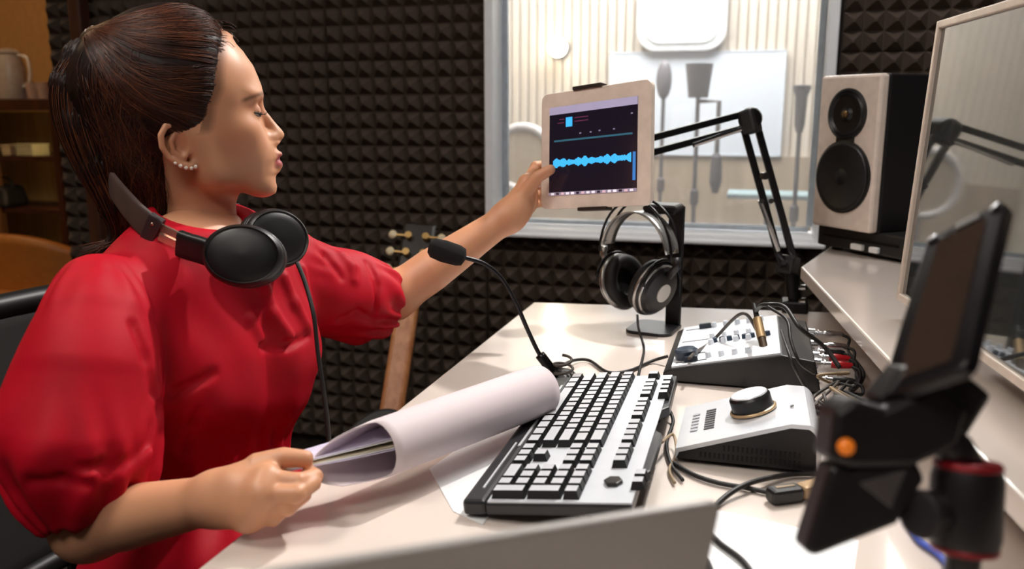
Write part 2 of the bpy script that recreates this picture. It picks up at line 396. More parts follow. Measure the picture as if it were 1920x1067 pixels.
for py in (292, 390, 470):
    z = aty(60, py, 3.2).z; SH.append(z)
    MB().box((0, 0, z-.01), (2*hw-.06, .32, .02)).build('shelf', cw, t)
def on_cab(px, py, Y, z): q = aty(px, py, Y); return (q.x, Y, z)
q = on_cab(18, 120, 3.2, ztop)
t = thing('jug', 'pale grey jug with handle on the dark cabinet', 'jug', q)
MB().lathe([(0, 0), (.062, 0), (.066, .02), (.062, .14), (.045, .19), (.05, .2), (.03, .215), (0, .22)], 28).build('body', mat('jug_grey', '#a99d92', .3), t, smooth=40)
MB().tube(spline([(.05, 0, .19), (.1, 0, .17), (.1, 0, .08), (.06, 0, .05)]), .007).build('handle', mat('jug_white', '#d8cfc4', .3), t, smooth=True)
for i, px in enumerate((60, 80)):
    t = thing('drinking_glass', 'small pinkish glass on the cabinet, %s the jug' % ('next to' if i == 0 else 'farther from'), 'glass', on_cab(px, 150, 3.2, ztop), group='glasses on the cabinet')
    MB().lathe([(0, 0), (.024, 0), (.03, .07), (.027, .07), (.022, .006), (0, .006)], 24).build('bowl', mat('pink_glass', '#b09384', .15), t, smooth=40)
for i, (px, wd, hh, cc) in enumerate(((28, .05, .04, '#c8b28a'), (62, .09, .045, '#b9b389'))):
    q = on_cab(px, 285, 3.22, SH[0]); t = thing('storage_box', ['short cream box on the cabinet shelf', 'long pale green box on the cabinet shelf'][i], 'box', q)
    MB().box((0, 0, hh/2), (wd, .1, hh)).build('body', mat('box%d' % i, cc, .5), t, bevel=.004); MB().box((0, 0, hh+.004), (wd+.004, .104, .008)).build('lid', mat('boxl%d' % i, cc, .4), t, bevel=.002)
q = on_cab(12, 385, 3.22, SH[1]); t = thing('camera_bag', 'black bag with metal buckle on the lower cabinet shelf', 'bag', q)
MB().box((0, 0, .05), (.14, .16, .1), taper=.8).build('body', blk, t, bevel=.02); MB().tube(spline([(-.05, 0, .09), (-.03, 0, .13), (.03, 0, .13), (.05, 0, .09)]), .006).build('strap', blk, t); MB().box((0, -.075, .06), (.03, .01, .02)).build('buckle', alu, t)
# round backed chair in the lounge
q = aty(30, 520, 2.75); t = thing('lounge_chair', 'orange tan round backed chair in the dim lounge', 'chair', (q.x, 2.75, 0))
CHT = aty(30, 448, 2.6).z; ct = mat('tan_leather', '#b4702c', .5, var=.1, bump=.1)
def chair_back(u, v):
    a = math.radians(-100+200*u); r = .34; x = r*math.sin(a); y = .12-r*math.cos(a)*.55
    top = CHT-.22*abs(2*u-1)**2.2; return (x, y, .40+(top-.40)*v)
MB().grid(chair_back, 24, 8).build('backrest', ct, t, smooth=True, solid=.05)
MB().lathe([(0, .36), (.30, .36), (.32, .40), (.30, .45), (0, .46)], 32).build('seat', ct, t, smooth=50)
for a in (45, 135, 225, 315):
    x, y = .22*math.cos(math.radians(a)), .22*math.sin(math.radians(a)); MB().cyl((x, y, .37), (x*1.2, y*1.2, 0), .016, .012).build('leg', cw, t)
# guitar leaning by the foam wall, its back to the room
gt = at(788, 420, 2.22); gb = at(735, 775, 2.02)
dirn = (gt-gb).normalized()
k = gb.z/dirn.z*.98; foot = gb-dirn*(gb.z-.03)/dirn.z
t = thing('guitar', 'acoustic guitar with brown neck leaning at the foam wall behind the desk', 'guitar', foot)
z_ = dirn; x_ = (RGT-RGT.dot(z_)*z_).normalized(); y_ = z_.cross(x_)
G = Matrix((x_, y_, z_)).transposed().to_4x4()
Lg = (gt-foot).length
def gbody(s):
    pts = []
    for i in range(64):
        a = 2*math.pi*i/64; zz = math.cos(a); r = .165+.035*(-zz)-.055*math.exp(-((zz-.15)/.3)**2)
        pts.append((r*math.sin(a)*s, .235+.235*zz))
    return pts
PZ = Matrix(((1, 0, 0, 0), (0, 0, -1, 0), (0, 1, 0, 0), (0, 0, 0, 1)))
sc_ = (at(695, 770, 2.04).z-foot.z)/dirn.z/.47
def gm(mb, *a, **k): return mb
b_ = MB().prism([(x, y*sc_) for x, y in gbody(1)], -.05, .05, G @ PZ); b_.build('body', mat('guitar_black', '#0d0b0a', .5), t, bevel=.006)
nb = .47*sc_-.015
MB().box((0, -.005, (nb+Lg-.17)/2), (.056, .035, Lg-.17-nb), G).build('neck', wood('neck_wood', '#a8663a', '#c98a58', .4, (6, 6, .4), 12), t, bevel=.012, seg=3)
MB().box((0, .018, (nb+Lg-.17)/2), (.054, .008, Lg-.17-nb-.002), G).build('fretboard', mat('fretboard', '#241712', .5), t)
MB().box((0, 0, Lg-.085), (.085, .02, .17), G).build('headstock', mat('head_dark', '#241d18', .35), t, bevel=.008)
gold = mat('brass', '#c9a56a', .3, .9); ivory = mat('ivory', '#d9c9a6', .35)
for i in range(3):
    for s in (-1, 1):
        zz = Lg-.14+.047*i
        pg = MB().cyl((s*.022, -.008, zz), (s*.022, -.028, zz), .009).cyl((s*.022, -.02, zz), (s*.055, -.02, zz), .0035)
        pg.v = [tuple(G @ Vector(v)) for v in pg.v]; o = pg.build('tuning_peg', gold, t)
        kb = MB().sphere((s*.062, -.02, zz), (.011, .007, .012), 12, 8, G); kb.build('button', ivory, o, smooth=True)
# ================================================================== desk
lam = mat('white_laminate', '#dfd3ca', .15, var=.015, scale=8, coat=.3)
lam_edge = mat('laminate_edge', '#c9b7a8', .4)
desk = thing('desk', 'large white glossy studio desk running towards the foam wall', 'desk', (.3, .8, 0))
o_ = Vector((.3, .8, 0))
def loc(x, y, z): return (x-o_.x, y-o_.y, z-o_.z)
d = MB().prism([(x-o_.x, y-o_.y) for x, y in ((-.452, -.1), (.95, -.1), (.95, 2.15), (.3, 2.15), (.25, 1.79), (-.428, 1.712), (-.448, .6))], DESK-.03, DESK)
d.build('desktop', lam, desk, bevel=.003)
for (x, y, sx, sy) in ((.93, .85, .03, 1.6), (.5, 1.68, .8, .03), (-.2, .02, .03, .2)):
    MB().box(loc(x, y, (DESK-.03)/2), (sx, sy, DESK-.03)).build('leg_panel', lam_edge, desk)
MB().cyl(loc(-.36, 1.6, 0), loc(-.36, 1.6, DESK-.03), .025).build('leg', white_paint, desk)
# raised shelf along the right side of the desk
SHZ = .85
sh = thing('desk_shelf', 'raised white shelf along the right side of the desk, under the monitor', 'shelf', (.5, 1.2, DESK))
e1, e2 = (.098, 1.715), (.182, .95)
e3 = (.26, .3)
P3 = [e1, e2, e3, (.94, .3), (.94, 2.14), (.21, 2.14)]
MB().prism([(x-.5, y-1.2) for x, y in P3], SHZ-DESK-.025, SHZ-DESK).build('shelf_top', lam, sh, bevel=.003)
for (p, q) in ((e1, e2), (e2, e3)):
    n = Vector((q[1]-p[1], -(q[0]-p[0]), 0)).normalized(); n = n if n.x > 0 else -n
    a = Vector((p[0]-.5, p[1]-1.2, .0375))+n*.10; b = Vector((q[0]-.5, q[1]-1.2, .0375))+n*.10
    MB().bar(a, b, .015, .0745, up=(n.x, n.y, 0)).build('riser_panel', lam_edge, sh)
MB().box((.12, .54, .0375), (.6, .02, .075)).build('back_panel', lam_edge, sh)
# ================================================================== monitor
pb = at(1685, 560, 1.23)
v = math.radians(7.2); mdir = Vector((math.sin(v), -math.cos(v), 0)).normalized()
pf = at(1762, 40, perp_depth((1762, 40), pb, mdir, .95, 1.3))      # from the far edge towards the camera
upm = (pf-pb).normalized(); upm = (upm-upm.dot(mdir)*mdir).normalized(); Hm = (pf-pb).length; Wm = .66
nrm = mdir.cross(upm)
if nrm.x > 0: nrm = -nrm
base = pb+mdir*Wm/2-nrm*.10; mon = thing('computer_monitor', 'large flat monitor with pale rim facing the woman, on the raised shelf', 'monitor', (base.x, base.y, SHZ))
O = Matrix.Translation(-Vector((base.x, base.y, SHZ))) @ frame(pb, mdir, upm, nrm)
rim = mat('rim_champagne', '#e6d6c8', .35, .2)
def ring(mb, w, h, t, z0, z1, M):
    mb.box((t/2, h/2, (z0+z1)/2), (t, h, z1-z0), M).box((w-t/2, h/2, (z0+z1)/2), (t, h, z1-z0), M)
    return mb.box((w/2, t/2, (z0+z1)/2), (w-2*t, t, z1-z0), M).box((w/2, h-t/2, (z0+z1)/2), (w-2*t, t, z1-z0), M)
ring(MB(), Wm, Hm, .010, -.012, .004, O).build('rim', rim, mon, bevel=.0015)
MB().box((Wm/2, Hm/2, -.014), (Wm, Hm, .012), O).build('back_cover', mat('back_silver', '#b9b3ae', .4, .4), mon, bevel=.003)
MB().box((Wm/2, Hm/2, -.004), (Wm-.02, Hm-.02, .006), O).build('screen', mat('screen_glass', '#3c4040', .04, var=.03, scale=3, spec=1.0, coat=1.0), mon)
sb = O @ Vector((Wm/2, .12, -.02)); 
MB().bar(sb, (sb.x-nrm.x*.09, sb.y-nrm.y*.09, .006), .18, .008, up=nrm).build('stand_neck', mat('back_silver', '#b9b3ae'), mon)
MB().box((-nrm.x*.02+.02, 0, .004), (.19, .2, .008), Matrix.Rotation(v, 4, 'Z')).build('stand_foot', mat('back_silver', '#b9b3ae'), mon, bevel=.003)
# ================================================================== speaker on its black amplifier
s0 = atz(1590, 497, SHZ)
bA = at(1520, 427, 1.86); bB = at(1630, 432, 1.71); tA = at(1540, 147, 1.86); tB = at(1642, 137, 1.71)
zb = (bA.z+bB.z)/2; zt = (tA.z+tB.z)/2
fx = Vector((bB.x-bA.x, bB.y-bA.y, 0)); fw_ = fx.length*1.0; fx.normalize(); fn = Vector((fx.y, -fx.x, 0))        # fn points out of the baffle
if fn.x > 0: fn = -fn
bc = (bA+bB)/2; 
amp = thing('amplifier', 'black low amplifier box under the white speaker', 'amplifier', (bc.x-fn.x*.13+.02, bc.y-fn.y*.13, SHZ), math.atan2(fx.y, fx.x))
hA = zb-SHZ
MB().box((.02, 0, hA/2+.004), (.24, .24, hA-.008)).build('case', blk, amp, bevel=.004)
for sx in (-1, 1):
    for sy in (-1, 1): MB().cyl((.02+sx*.09, sy*.09, 0), (.02+sx*.09, sy*.09, .006), .012).build('foot', blk2, amp)
yf = -.12
MB().box((.02, yf-.001, hA*.62), (.2, .004, .004)).build('trim_line', blk2, amp)
for i, (x, w_) in enumerate(((.02, .03), (.065, .022))): MB().box((x, yf-.004, hA*.35), (w_, .01, .012)).build('button', mat('button_white', '#e8e8ea', .3), amp, bevel=.002)
spk = thing('studio_speaker', 'white fronted two way studio speaker with black cones beside the window', 'speaker', (bc.x-fn.x*.13, bc.y-fn.y*.13, zb), math.atan2(fx.y, fx.x))
Hs = zt-zb; Ws = fw_
MB().box((0, .012, Hs/2), (Ws, .236, Hs)).build('cabinet', mat('speaker_black', '#121113', .5), spk, bevel=.004)
MB().box((0, -.118, Hs/2), (Ws, .022, Hs)).build('baffle', mat('baffle_white', '#eadbd0', .3, coat=.3), spk, bevel=.006)
FY = Matrix.Translation((0, -.129, 0)) @ Matrix.Rotation(math.radians(90), 4, 'X')
zw, zt_ = Hs*.345, Hs*.75
rw, rt = min(Ws*.45, Hs*.245), min(Ws*.34, Hs*.165)
cone = mat('cone_black', '#0e0e10', .4, var=.2)
for (nm, z, r) in (('woofer', zw, rw), ('tweeter', zt_, rt)):
    M = FY @ Matrix.Translation((0, z, 0))
    o = MB().lathe([(r, 0), (r, .004), (r*.92, .006), (r*.86, .0035), (r*.80, .006), (r*.72, .003), (r*.40, .0015), (r*.3, .002), (r*.2, .007), (0, .009)], 40, M).build(nm, cone, spk, smooth=30)
    if nm == 'tweeter':
        MB().lathe([(r*.16, .004), (r*.15, .010), (r*.08, .012), (0, .013)], 24, M).build('dome', mat('dome_bronze', '#6b5334', .35, .8), o, smooth=True)
    else: MB().lathe([(r*.84, .006), (r*.9, .009), (r*.97, .005)], 40, M).build('surround', blk, o, smooth=True)
MB().box((0, -.131, (zw+rw+zt_-rt)/2), (rt*.9, .004, .03)).build('baffle_inlay', cone, spk)
# ================================================================== keyboard
key_top = mat('key_top', '#c3c6cc', .35, var=.04); key_side = mat('key_side', '#141416', .5)
plate_m = mat('key_plate', '#d4d9e0', .3, .1, var=.03); strip_d = mat('wrist_strip', '#2a2a2d', .35, var=.1)
KT = math.radians(6.5); KB = Vector((-.256, .742, DESK))
kbd = thing('keyboard', 'full size keyboard with silver key tops and dark front rail on the desk', 'keyboard', KB)
U = .0178; KL = 23.3*U; KW = .166
KM = Matrix.Translation((0, 0, .010)) @ Matrix.Rotation(-KT, 4, 'Y')                 # local: x across rows, y along the length
MB().box((.012, KL/2, .001), (.024, KL, .016), KM).build('front_rail', strip_d, kbd, bevel=.004)
MB().box((.02, KL*.62, .0096), (.003, KL*.55, .0012), KM).build('rail_line', mat('rail_line', '#dfe2e6', .3, .3), kbd)
MB().box((.014, KL*.22, .0096), (.002, KL*.3, .0012), KM).build('rail_line', mat('rail_line', '#dfe2e6'), kbd)
MB().prism([(.024, 0), (KW, 0), (KW, KL*.16), (KW+.008, KL*.2), (KW+.008, KL*.46), (KW-.004, KL*.5), (KW-.004, KL*.64), (KW+.008, KL*.68), (KW+.006, KL), (.024, KL)], -.006, .006, KM).build('case', strip_d, kbd, bevel=.002)
MB().box(((.026+KW)/2, KL/2, .0068), (KW-.026, KL-.004, .0018), KM).build('top_plate', plate_m, kbd)
for yy in (.05, KL-.05): MB().box((KW-.02, yy, -.0005), (.012, .03, .022), Matrix.Translation((0, 0, .0117))).build('foot', key_side, kbd)
kcache = {}
def key(x0, y0, wx, wy, m=None, h=.0085):
    k = (round(wx, 2), round(wy, 2), m)
    if k not in kcache:
        g = .0009; sx, sy = wx*U-2*g, wy*U-2*g; tp = .0028
        vs = [(-sx/2, -sy/2, 0), (sx/2, -sy/2, 0), (sx/2, sy/2, 0), (-sx/2, sy/2, 0)]
        vs += [(-sx/2+tp*.8, -sy/2+tp*.6, h), (sx/2-tp*.8, -sy/2+tp*.6, h), (sx/2-tp*.8, sy/2-tp*.6, h), (-sx/2+tp*.8, sy/2-tp*.6, h)]
        me = bpy.data.meshes.new('key'); me.from_pydata(vs, [], [(4, 5, 6, 7), (0, 1, 5, 4), (1, 2, 6, 5), (2, 3, 7, 6), (3, 0, 4, 7), (3, 2, 1, 0)])
        me.materials.append(key_top); me.materials.append(key_side)
        for p in me.polygons: p.material_index = 0 if p.index == 0 else 1
        kcache[k] = me
    o = link('key', kcache[k], None, kbd); o.matrix_local = KM @ Matrix.Translation((x0+wx*U/2, y0+wy*U/2, .0076)); return o
X0 = .0275
def run(r, ws, start):                     # widths listed from the woman's left (far end) to the near end
    y = KL-.006-start*U
    for w_ in ws:
        if w_ > 0: key(X0+r*U, y-w_*U, 1, w_)
        y -= abs(w_)*U
run(0, [1.25, 1.25, 1.25, 6.25, 1.25, 1.25, 1.25, 1.25, -.3, 1, 1, 1, -.3, 2, 1], 0)
run(1, [2.25]+[1]*10+[2.75, -1.3, 1, -1.3, 1, 1, 1], 0)
run(2, [1.75]+[1]*11+[2.25, -3.6, 1, 1, 1], 0)
run(3, [1.5]+[1]*12+[1.5, -.3, 1, 1, 1, -.3, 1, 1, 1], 0)
run(4, [1]*13+[2, -.3, 1, 1, 1, -.3, 1, 1, 1, 1], 0)
ye = KL-.006-22.6*U
key(X0, ye, 2, 1); key(X0+2*U, ye, 2, 1)
run(5.95, [1, -1, 1, 1, 1, 1, -.5, 1, 1, 1, 1, -.5, 1, 1, 1, 1, -.3, 1, 1, 1], 0)
hx = [(X0+6.45*U+.0095*math.cos(a), ye+2.2*U+.0105*math.sin(a)) for a in [math.pi*k/3 for k in range(6)]]
MB().prism(hx, .0075, .012, KM).build('dial', mat('dial_brown', '#1c1614', .4), kbd, bevel=.001)
for i in range(4): o = key(KW-.010, KL*.74+i*U*1.05, .9, .95)
for i in range(2): o = key(KW-.006, KL*.07+i*U*1.05, .9, .95)
# ================================================================== mixer
mx0 = Vector((-.112, 1.232, DESK)); ML, MD = .20, .25
mix = thing('mixer', 'small white topped audio mixer with black sides beside the keyboard', 'mixer', mx0)
XZ = Matrix(((1, 0, 0, 0), (0, 0, 1, 0), (0, 1, 0, 0), (0, 0, 0, 1)))
prof = [(0, .003), (0, .015), (.010, .021), (ML-.035, .054), (ML+.01, .048), (ML+.02, .003)]
MB().prism(prof, 0, MD, XZ).build('case', mat('mixer_black', '#151314', .4, coat=.2), mix, bevel=.002)
sl = math.atan2(.033, ML-.045); 
TP = Matrix.Translation((.010, 0, .0213)) @ Matrix.Rotation(-sl, 4, 'Y')
LT = math.hypot(ML-.045, .033)
white_panel = mat('panel_white', '#e9eef4', .3, var=.02)
MB().box((LT/2, MD/2, .001), (LT-.004, MD-.008, .003), TP).build('control_panel', white_panel, mix)
bluek = mat('knob_blue', '#1f3346', .4)
for i in range(5):
    for j in range(6):
        x, y = .055+.019*i, .03+.038*j
        if j in (1, 4): continue
        if i == 4 and j in (0, 2): continue
        kn = MB().lathe([(.0045, 0), (.0042, .006), (.0035, .008), (0, .008)], 12, TP @ Matrix.Translation((x, y, .0025)))
        kn.build('knob', mat('knob_white', '#dfe4ec', .3), mix)
for i in range(8):
    MB().lathe([(.0045, 0), (.004, .007), (0, .008)], 10, TP @ Matrix.Translation((.06+.0115*i, .115, .0025))).build('knob', bluek, mix)
for y, x in ((.018, .02), (.06, .018), (.22, .03)):
    MB().box((x+.01, y, .006), (.020, .008, .010), TP).build('fader_cap', mat('fader_dark', '#14202e', .4), mix, bevel=.002)
for y in (.018, .06, .14, .22): MB().box((.03, y, .0027), (.045, .002, .001), TP).build('fader_slot', key_side, mix)
MB().lathe([(.016, 0), (.017, .003), (.017, .012), (.014, .015), (0, .015)], 24, TP @ Matrix.Translation((.022, .04, .003))).build('volume_knob', mat('vol_slate', '#2b3848', .4), mix, smooth=40)
chrome = mat('chrome', '#c9c9cc', .15, 1.0); redp = mat('red_plastic', '#b3141f', .35)
for j in range(6):
    z = .030 if j in (1, 2) else (.038 if j % 2 else .018); y = .02+.038*j
    MB().cyl((ML+.012, y, z), (ML+.022, y, z), .008).build('jack', chrome, mix)
# plugs with their leads in the back of the mixer
def P(px, py, z): return atz(px, py, z)
MXW = Matrix.Translation(mx0)
def cable(name, pts, r, m, label, cat='cable', n=10, group=None, sm=None):
    o = MB().tube(spline(pts, n), r, 8).build(name, m, smooth=True); return tag(o, label, cat, group)
rub = mat('black_rubber', '#141212', .5, var=.2); rubg = mat('grey_rubber', '#4b443f', .5)
plug_lab = ['black lead with steel plug, nearest to us in the mixer back', 'black lead with red plug, lower one in the mixer back', 'black lead with red plug, upper one in the mixer back',
            'black lead with steel plug, middle of the mixer back', 'black lead with steel plug, second from the far end of the mixer back', 'black lead with steel plug at the far end of the mixer back']
for j in range(6):
    z = .030 if j in (1, 2) else (.038 if j % 2 else .018); y = .02+.038*j; isred = j in (1, 2)
    p0 = mx0+Vector((ML+.022, y, z)); t = thing('audio_lead', plug_lab[j], 'cable', p0, group='leads plugged into the mixer back')
    MB().cyl((0, 0, 0), (.016, 0, 0), .0035).cyl((.004, 0, 0), (.006, 0, 0), .006).build('plug_tip', chrome, t)
    MB().lathe([(.0055, 0), (.006, .01), (.0045, .026), (.003, .03)], 14, Matrix.Translation((.014, 0, 0)) @ Matrix.Rotation(math.radians(90), 4, 'Y')).build('plug_body', redp if isred else (chrome if j % 2 else blk), t, smooth=40)
    e = Vector((.012, -.05-.035*j-random.uniform(0, .03), -p0.z+DESK+.004))
    MB().tube(spline([(.04, 0, 0), (.052, -.01, -.004), (.050, -.03, -z*.5), (.03+.006*j, -.05-.02*j, e.z+.01), e+Vector((.0, -.02, 0)), e+Vector((-.03, -.05, .0))], 8), .0024, 8).build('wire', rub, t, smooth=True)
# leads that arch over the mixer
def mz(x): return DESK+.036+(x-mx0.x-.012)*math.tan(sl)
a = atz(1292, 672, DESK+.042); b = atz(1335, 640, .785); c = atz(1390, 588, .84); d_ = atz(1418, 618, .815); e = atz(1432, 655, .793)
cable('patch_lead', [a, atz(1305, 660, .787), b, c, d_, e], .0026, rubg, 'thin dark patch lead arching over the mixer front')
t = thing('jack_adapter', 'brass coloured jack adapter standing in the mixer panel', 'adapter', atz(1437, 672, .787))
q0 = Vector((0, 0, 0)); q1 = atz(1418, 590, .838)-atz(1437, 672, .787)
MB().cyl(q0, q1*.45, .006).build('lower_body', mat('adapter_dark', '#4a3b2c', .4, .5), t); MB().cyl(q1*.45, q1*.9, .0068).build('upper_body', mat('adapter_tan', '#b79a72', .35, .6), t); MB().cyl(q1*.9, q1*1.25, .0045, .003).build('boot', rub, t)
top = atz(1418, 590, .838)
cable('headphone_lead', [top+Vector((0, 0, .006)), atz(1430, 572, .875), atz(1470, 575, .875), atz(1500, 615, .855), atz(1545, 650, .825), atz(1575, 690, .80)], .0032, rub, 'thick black lead looping from the adapter to behind the mixer')
cable('thin_lead', [atz(1465, 620, .84), atz(1475, 650, .845), atz(1490, 690, .825), atz(1515, 735, .775), atz(1540, 770, .755)], .0022, rub, 'thin black lead hanging down the mixer side')
cable('thin_lead', [atz(1440, 575, .88), atz(1475, 600, .87), atz(1483, 640, .85), atz(1500, 680, .825), atz(1525, 700, .79)], .0022, rub, 'thin black lead crossing the mixer towards its plugs')
# loose tangle behind the interface, each lead its own
for i in range(7):
    x = .10+.012*(i % 4); y = 1.08+.022*i; z = DESK+.005+.004*(i % 3); rr = random.Random(i)
    pts = [(x+rr.uniform(-.015, .03), y+rr.uniform(-.05, .05), z+rr.uniform(0, .03)) for _ in range(5)]
    cable('tangled_lead', pts, .0022, [rub, rubg, mat('tan_rubber', '#9a8467', .5)][i % 3], ['black', 'grey', 'tan'][i % 3]+' lead in the cable tangle under the shelf edge, '+['nearest to us', 'nearest of the grey ones', 'nearest of the tan ones', 'middle one of the black', 'farther of the grey ones', 'farther of the tan ones', 'farthest of the black'][i], group='tangle of leads behind the interface')
# ================================================================== audio interface
ifc = thing('audio_interface', 'silver wedge shaped audio interface with a big round knob', 'audio interface', (-.068, .935, DESK))
IL, ID, IH = .152, .142, .060
def arc(cx, cy, r, a0, a1, n=6): return [(cx+r*math.cos(math.radians(a0+(a1-a0)*k/n)), cy+r*math.sin(math.radians(a0+(a1-a0)*k/n))) for k in range(n+1)]
outer = [(0, .006), (0, .018)]+[(IL-.03, IH-.001)]+arc(IL-.016, IH-.018, .018, 70, 0)+[(IL+.004, .006)]
inner = [(.001, .006), (.004, .014)]+[(IL-.03, IH-.006)]+arc(IL-.016, IH-.018, .013, 70, 0)+[(IL-.001, .006)]
MB().prism(inner, .002, ID-.002, XZ).build('chassis', mat('ifc_black', '#171416', .45), ifc)
shell = MB()
n = len(outer)
for i in range(n-1):
    shell.prism([outer[i], outer[i+1], inner[i+1], inner[i]], 0, ID, XZ)
shell.build('shell', mat('ifc_silver', '#d9dce2', .28, .35, var=.02), ifc)
for sx in (.02, IL-.02):
    for sy in (.02, ID-.02): MB().cyl((sx, sy, 0), (sx, sy, .007), .007).build('foot', rub, ifc)
si = math.atan2(IH-.019, IL-.03); IP = Matrix.Translation((0, 0, .018)) @ Matrix.Rotation(-si, 4, 'Y')
KC = IP @ Matrix.Translation((.088, ID*.5, .0))
kn = MB().lathe([(.0265, .001), (.0265, .004), (.024, .005), (.024, .018), (.022, .021), (0, .0205)], 40, KC).build('level_knob', mat('knob_black', '#111113', .35), ifc, smooth=30)
MB().lathe([(.0215, .0208), (.0205, .0222), (0, .0222)], 40, KC).build('knob_cap', mat('ifc_silver', '#d9dce2'), kn, smooth=30)
MB().lathe([(.027, .0012), (.0275, .003), (.0262, .0045)], 40, KC).build('knob_ring', mat('ring_tan', '#c9ac84', .3, .4), kn, smooth=True)
for j in range(9):
    MB().box((.036, ID*.30+j*.008, .0005), (.012, .004, .0008), IP).build('meter_segment', mat('meter_dark', '#3a3a3e', .3), ifc)
for j in range(6):
    MB().box((.018, ID*.32+j*.011, .0008), (.009, .006, .0014), IP).build('button', mat('btn_grey', '#b4b8be', .3), ifc, bevel=.0006)
MB().box((.132, ID*.4, .0009), (.004, .004, .001), IP).build('led', mat('meter_dark', '#3a3a3e'), ifc)
vm = MB().box((0, 0, 0), (.0022, .0012, .006)).mesh('vent_slot'); vm.materials.append(mat('vent_black', '#050505', .8))
for i in range(22):
    for r_ in range(2):
        x = .028+i*.005; zmax = .018+math.tan(si)*x-.012
        z = .013+.010*r_
        if z > zmax: continue
        o = link('vent_slot', vm, None, ifc); o.location = (x, .0017, z)
# cable and connectors in front of the interface
z0 = DESK+.004
cable('power_lead', [P(1262, 868, z0), P(1300, 890, z0), P(1345, 905, z0), P(1400, 915, z0), P(1448, 925, z0)], .0028, rub, 'thin black lead from the interface to the cable connector')
xc = thing('cable_connector', 'black and tan inline cable connector lying in front of the interface', 'connector', P(1490, 925, DESK))
p1, p2, p3 = P(1442, 930, DESK+.009)-P(1490, 925, DESK), P(1500, 922, DESK+.009)-P(1490, 925, DESK), P(1552, 908, DESK+.009)-P(1490, 925, DESK)
MB().bar(p1, p2, .018, .016).build('black_half', blk, xc, bevel=.004); MB().bar(p2, p3, .017, .015).build('tan_half', mat('conn_tan', '#b89b78', .4, .3), xc, bevel=.004)
MB().bar(p1*.8+p2*.2+Vector((0, 0, .0082)), p2*.8+p1*.2+Vector((0, 0, .0082)), .004, .001).build('groove', mat('groove_tan', '#8f7a5e', .4), xc)
cable('coiled_lead', [P(1555, 888, z0+.004), P(1480, 890, z0+.002), P(1400, 908, z0+.006), P(1345, 945, z0), P(1325, 985, z0), P(1345, 1015, z0), P(1390, 1050, z0), P(1420, 1090, z0)], .0029, rub, 'black lead snaking across the desk from connector towards us')
cable('blue_lead', [P(1610, 900, z0+.01), P(1650, 925, z0), P(1690, 960, z0), P(1720, 1010, z0), P(1765, 1045, z0), P(1800, 1100, z0)], .0032, mat('blue_rubber', '#4a62c4', .4), 'blue lead on the desk behind the phone clamp')
cable('keyboard_lead', [P(1235, 790, .765), P(1250, 765, .768), P(1262, 790, .756), P(1250, 830, .756), P(1258, 870, .754), P(1280, 900, .754)], .0022, rub, 'thin black lead tangled between keyboard and interface')
cable('keyboard_lead', [P(1240, 830, .77), P(1262, 815, .765), P(1268, 850, .756), P(1255, 880, .754), P(1265, 905, .754)], .0018, mat('tan_rubber', '#9a8467'), 'thin tan lead tangled between keyboard and interface')
# ================================================================== gooseneck microphone
gb_ = P(1046, 712, DESK)
gn = thing('gooseneck_microphone', 'gooseneck microphone with black foam tip bending over the desk', 'microphone', gb_)
dd = 1.255; gp = [at(1036, 695, dd), at(1012, 665, 1.25), at(990, 620, 1.24), at(968, 570, 1.225), at(940, 522, 1.21), at(908, 495, 1.20), at(868, 482, 1.19)]
gl = [p-gb_ for p in gp]
MB().lathe([(0, 0), (.028, 0), (.029, .006), (.024, .012), (.009, .016), (0, .016)], 28).build('base', blk, gn, smooth=40)
MB().tube(spline([Vector((0, 0, .012)), gl[0], gl[1]], 6), .0075, 10).build('socket', blk2, gn, smooth=True)
MB().tube(spline(gl, 8), .0032, 8).build('neck', mat('goose_metal', '#2b2a2c', .35, .7), gn, smooth=True)
q = at(803, 462, 1.185)-gb_; ax = q-gl[-1]; MM = Matrix.Translation(gl[-1]-ax*.08) @ ax.to_track_quat('Z', 'Y').to_matrix().to_4x4(); LL = ax.length*1.08
MB().lathe([(.004, 0), (.012, .003), (.0145, LL*.2), (.0155, LL*.6), (.0135, LL*.88), (.008, LL*.98), (0, LL)], 24, MM).build('foam_windscreen', mat('mic_foam', '#0f0e0f', .95, var=.3, scale=900, bump=.8), gn, smooth=True)
cable('microphone_lead', [P(1045, 690, .775), P(1075, 676, .758), P(1105, 676, z0), P(1140, 698, z0), P(1180, 695, z0), P(1220, 678, z0), P(1252, 668, .765)], .0026, rub, 'black lead running from gooseneck microphone to the mixer')
cl_ = [P(1055, 712, .757)+Vector((.016*math.cos(a)*(1-.1*a/6), .016*math.sin(a), .004+.002*a)) for a in [.5*k for k in range(30)]]
cable('coiled_wire', cl_, .0022, rubg, 'small coil of wire at the foot of the gooseneck microphone', n=3)
# ================================================================== headphones on stand
hb = P(1226, 618, DESK); az = math.radians(28)
st = thing('headphone_stand', 'black metal headphone stand with flat base near the far desk edge', 'headphone stand', hb, math.radians(-10))
MB().prism(rrect(.085, .10, .02), 0, .006).build('base', mat('stand_grey', '#39393c', .3, .6), st, bevel=.0015)
MB().box((.026, .034, .115), (.028, .012, .22)).build('column', mat('stand_black', '#161618', .35, .3), st, bevel=.003)
MB().prism([(-.022, 0), (.032, 0), (.036, .010), (.03, .016), (-.02, .016), (-.028, .01)], -.036, .02, Matrix.Translation((.004, 0, .214)) @ RX).build('cradle', mat('stand_black', '#161618'), st, bevel=.003)
HP = at(1200, 385, 1.53); hpc = Vector((HP.x, HP.y, hb.z+.2345))
ha = math.radians(-50); AX = (RGT*math.cos(ha)+Vector((FWD.x, FWD.y, 0)).normalized()*math.sin(ha)).normalized(); FZ = Vector((0, 0, 1)); FB = FZ.cross(AX)
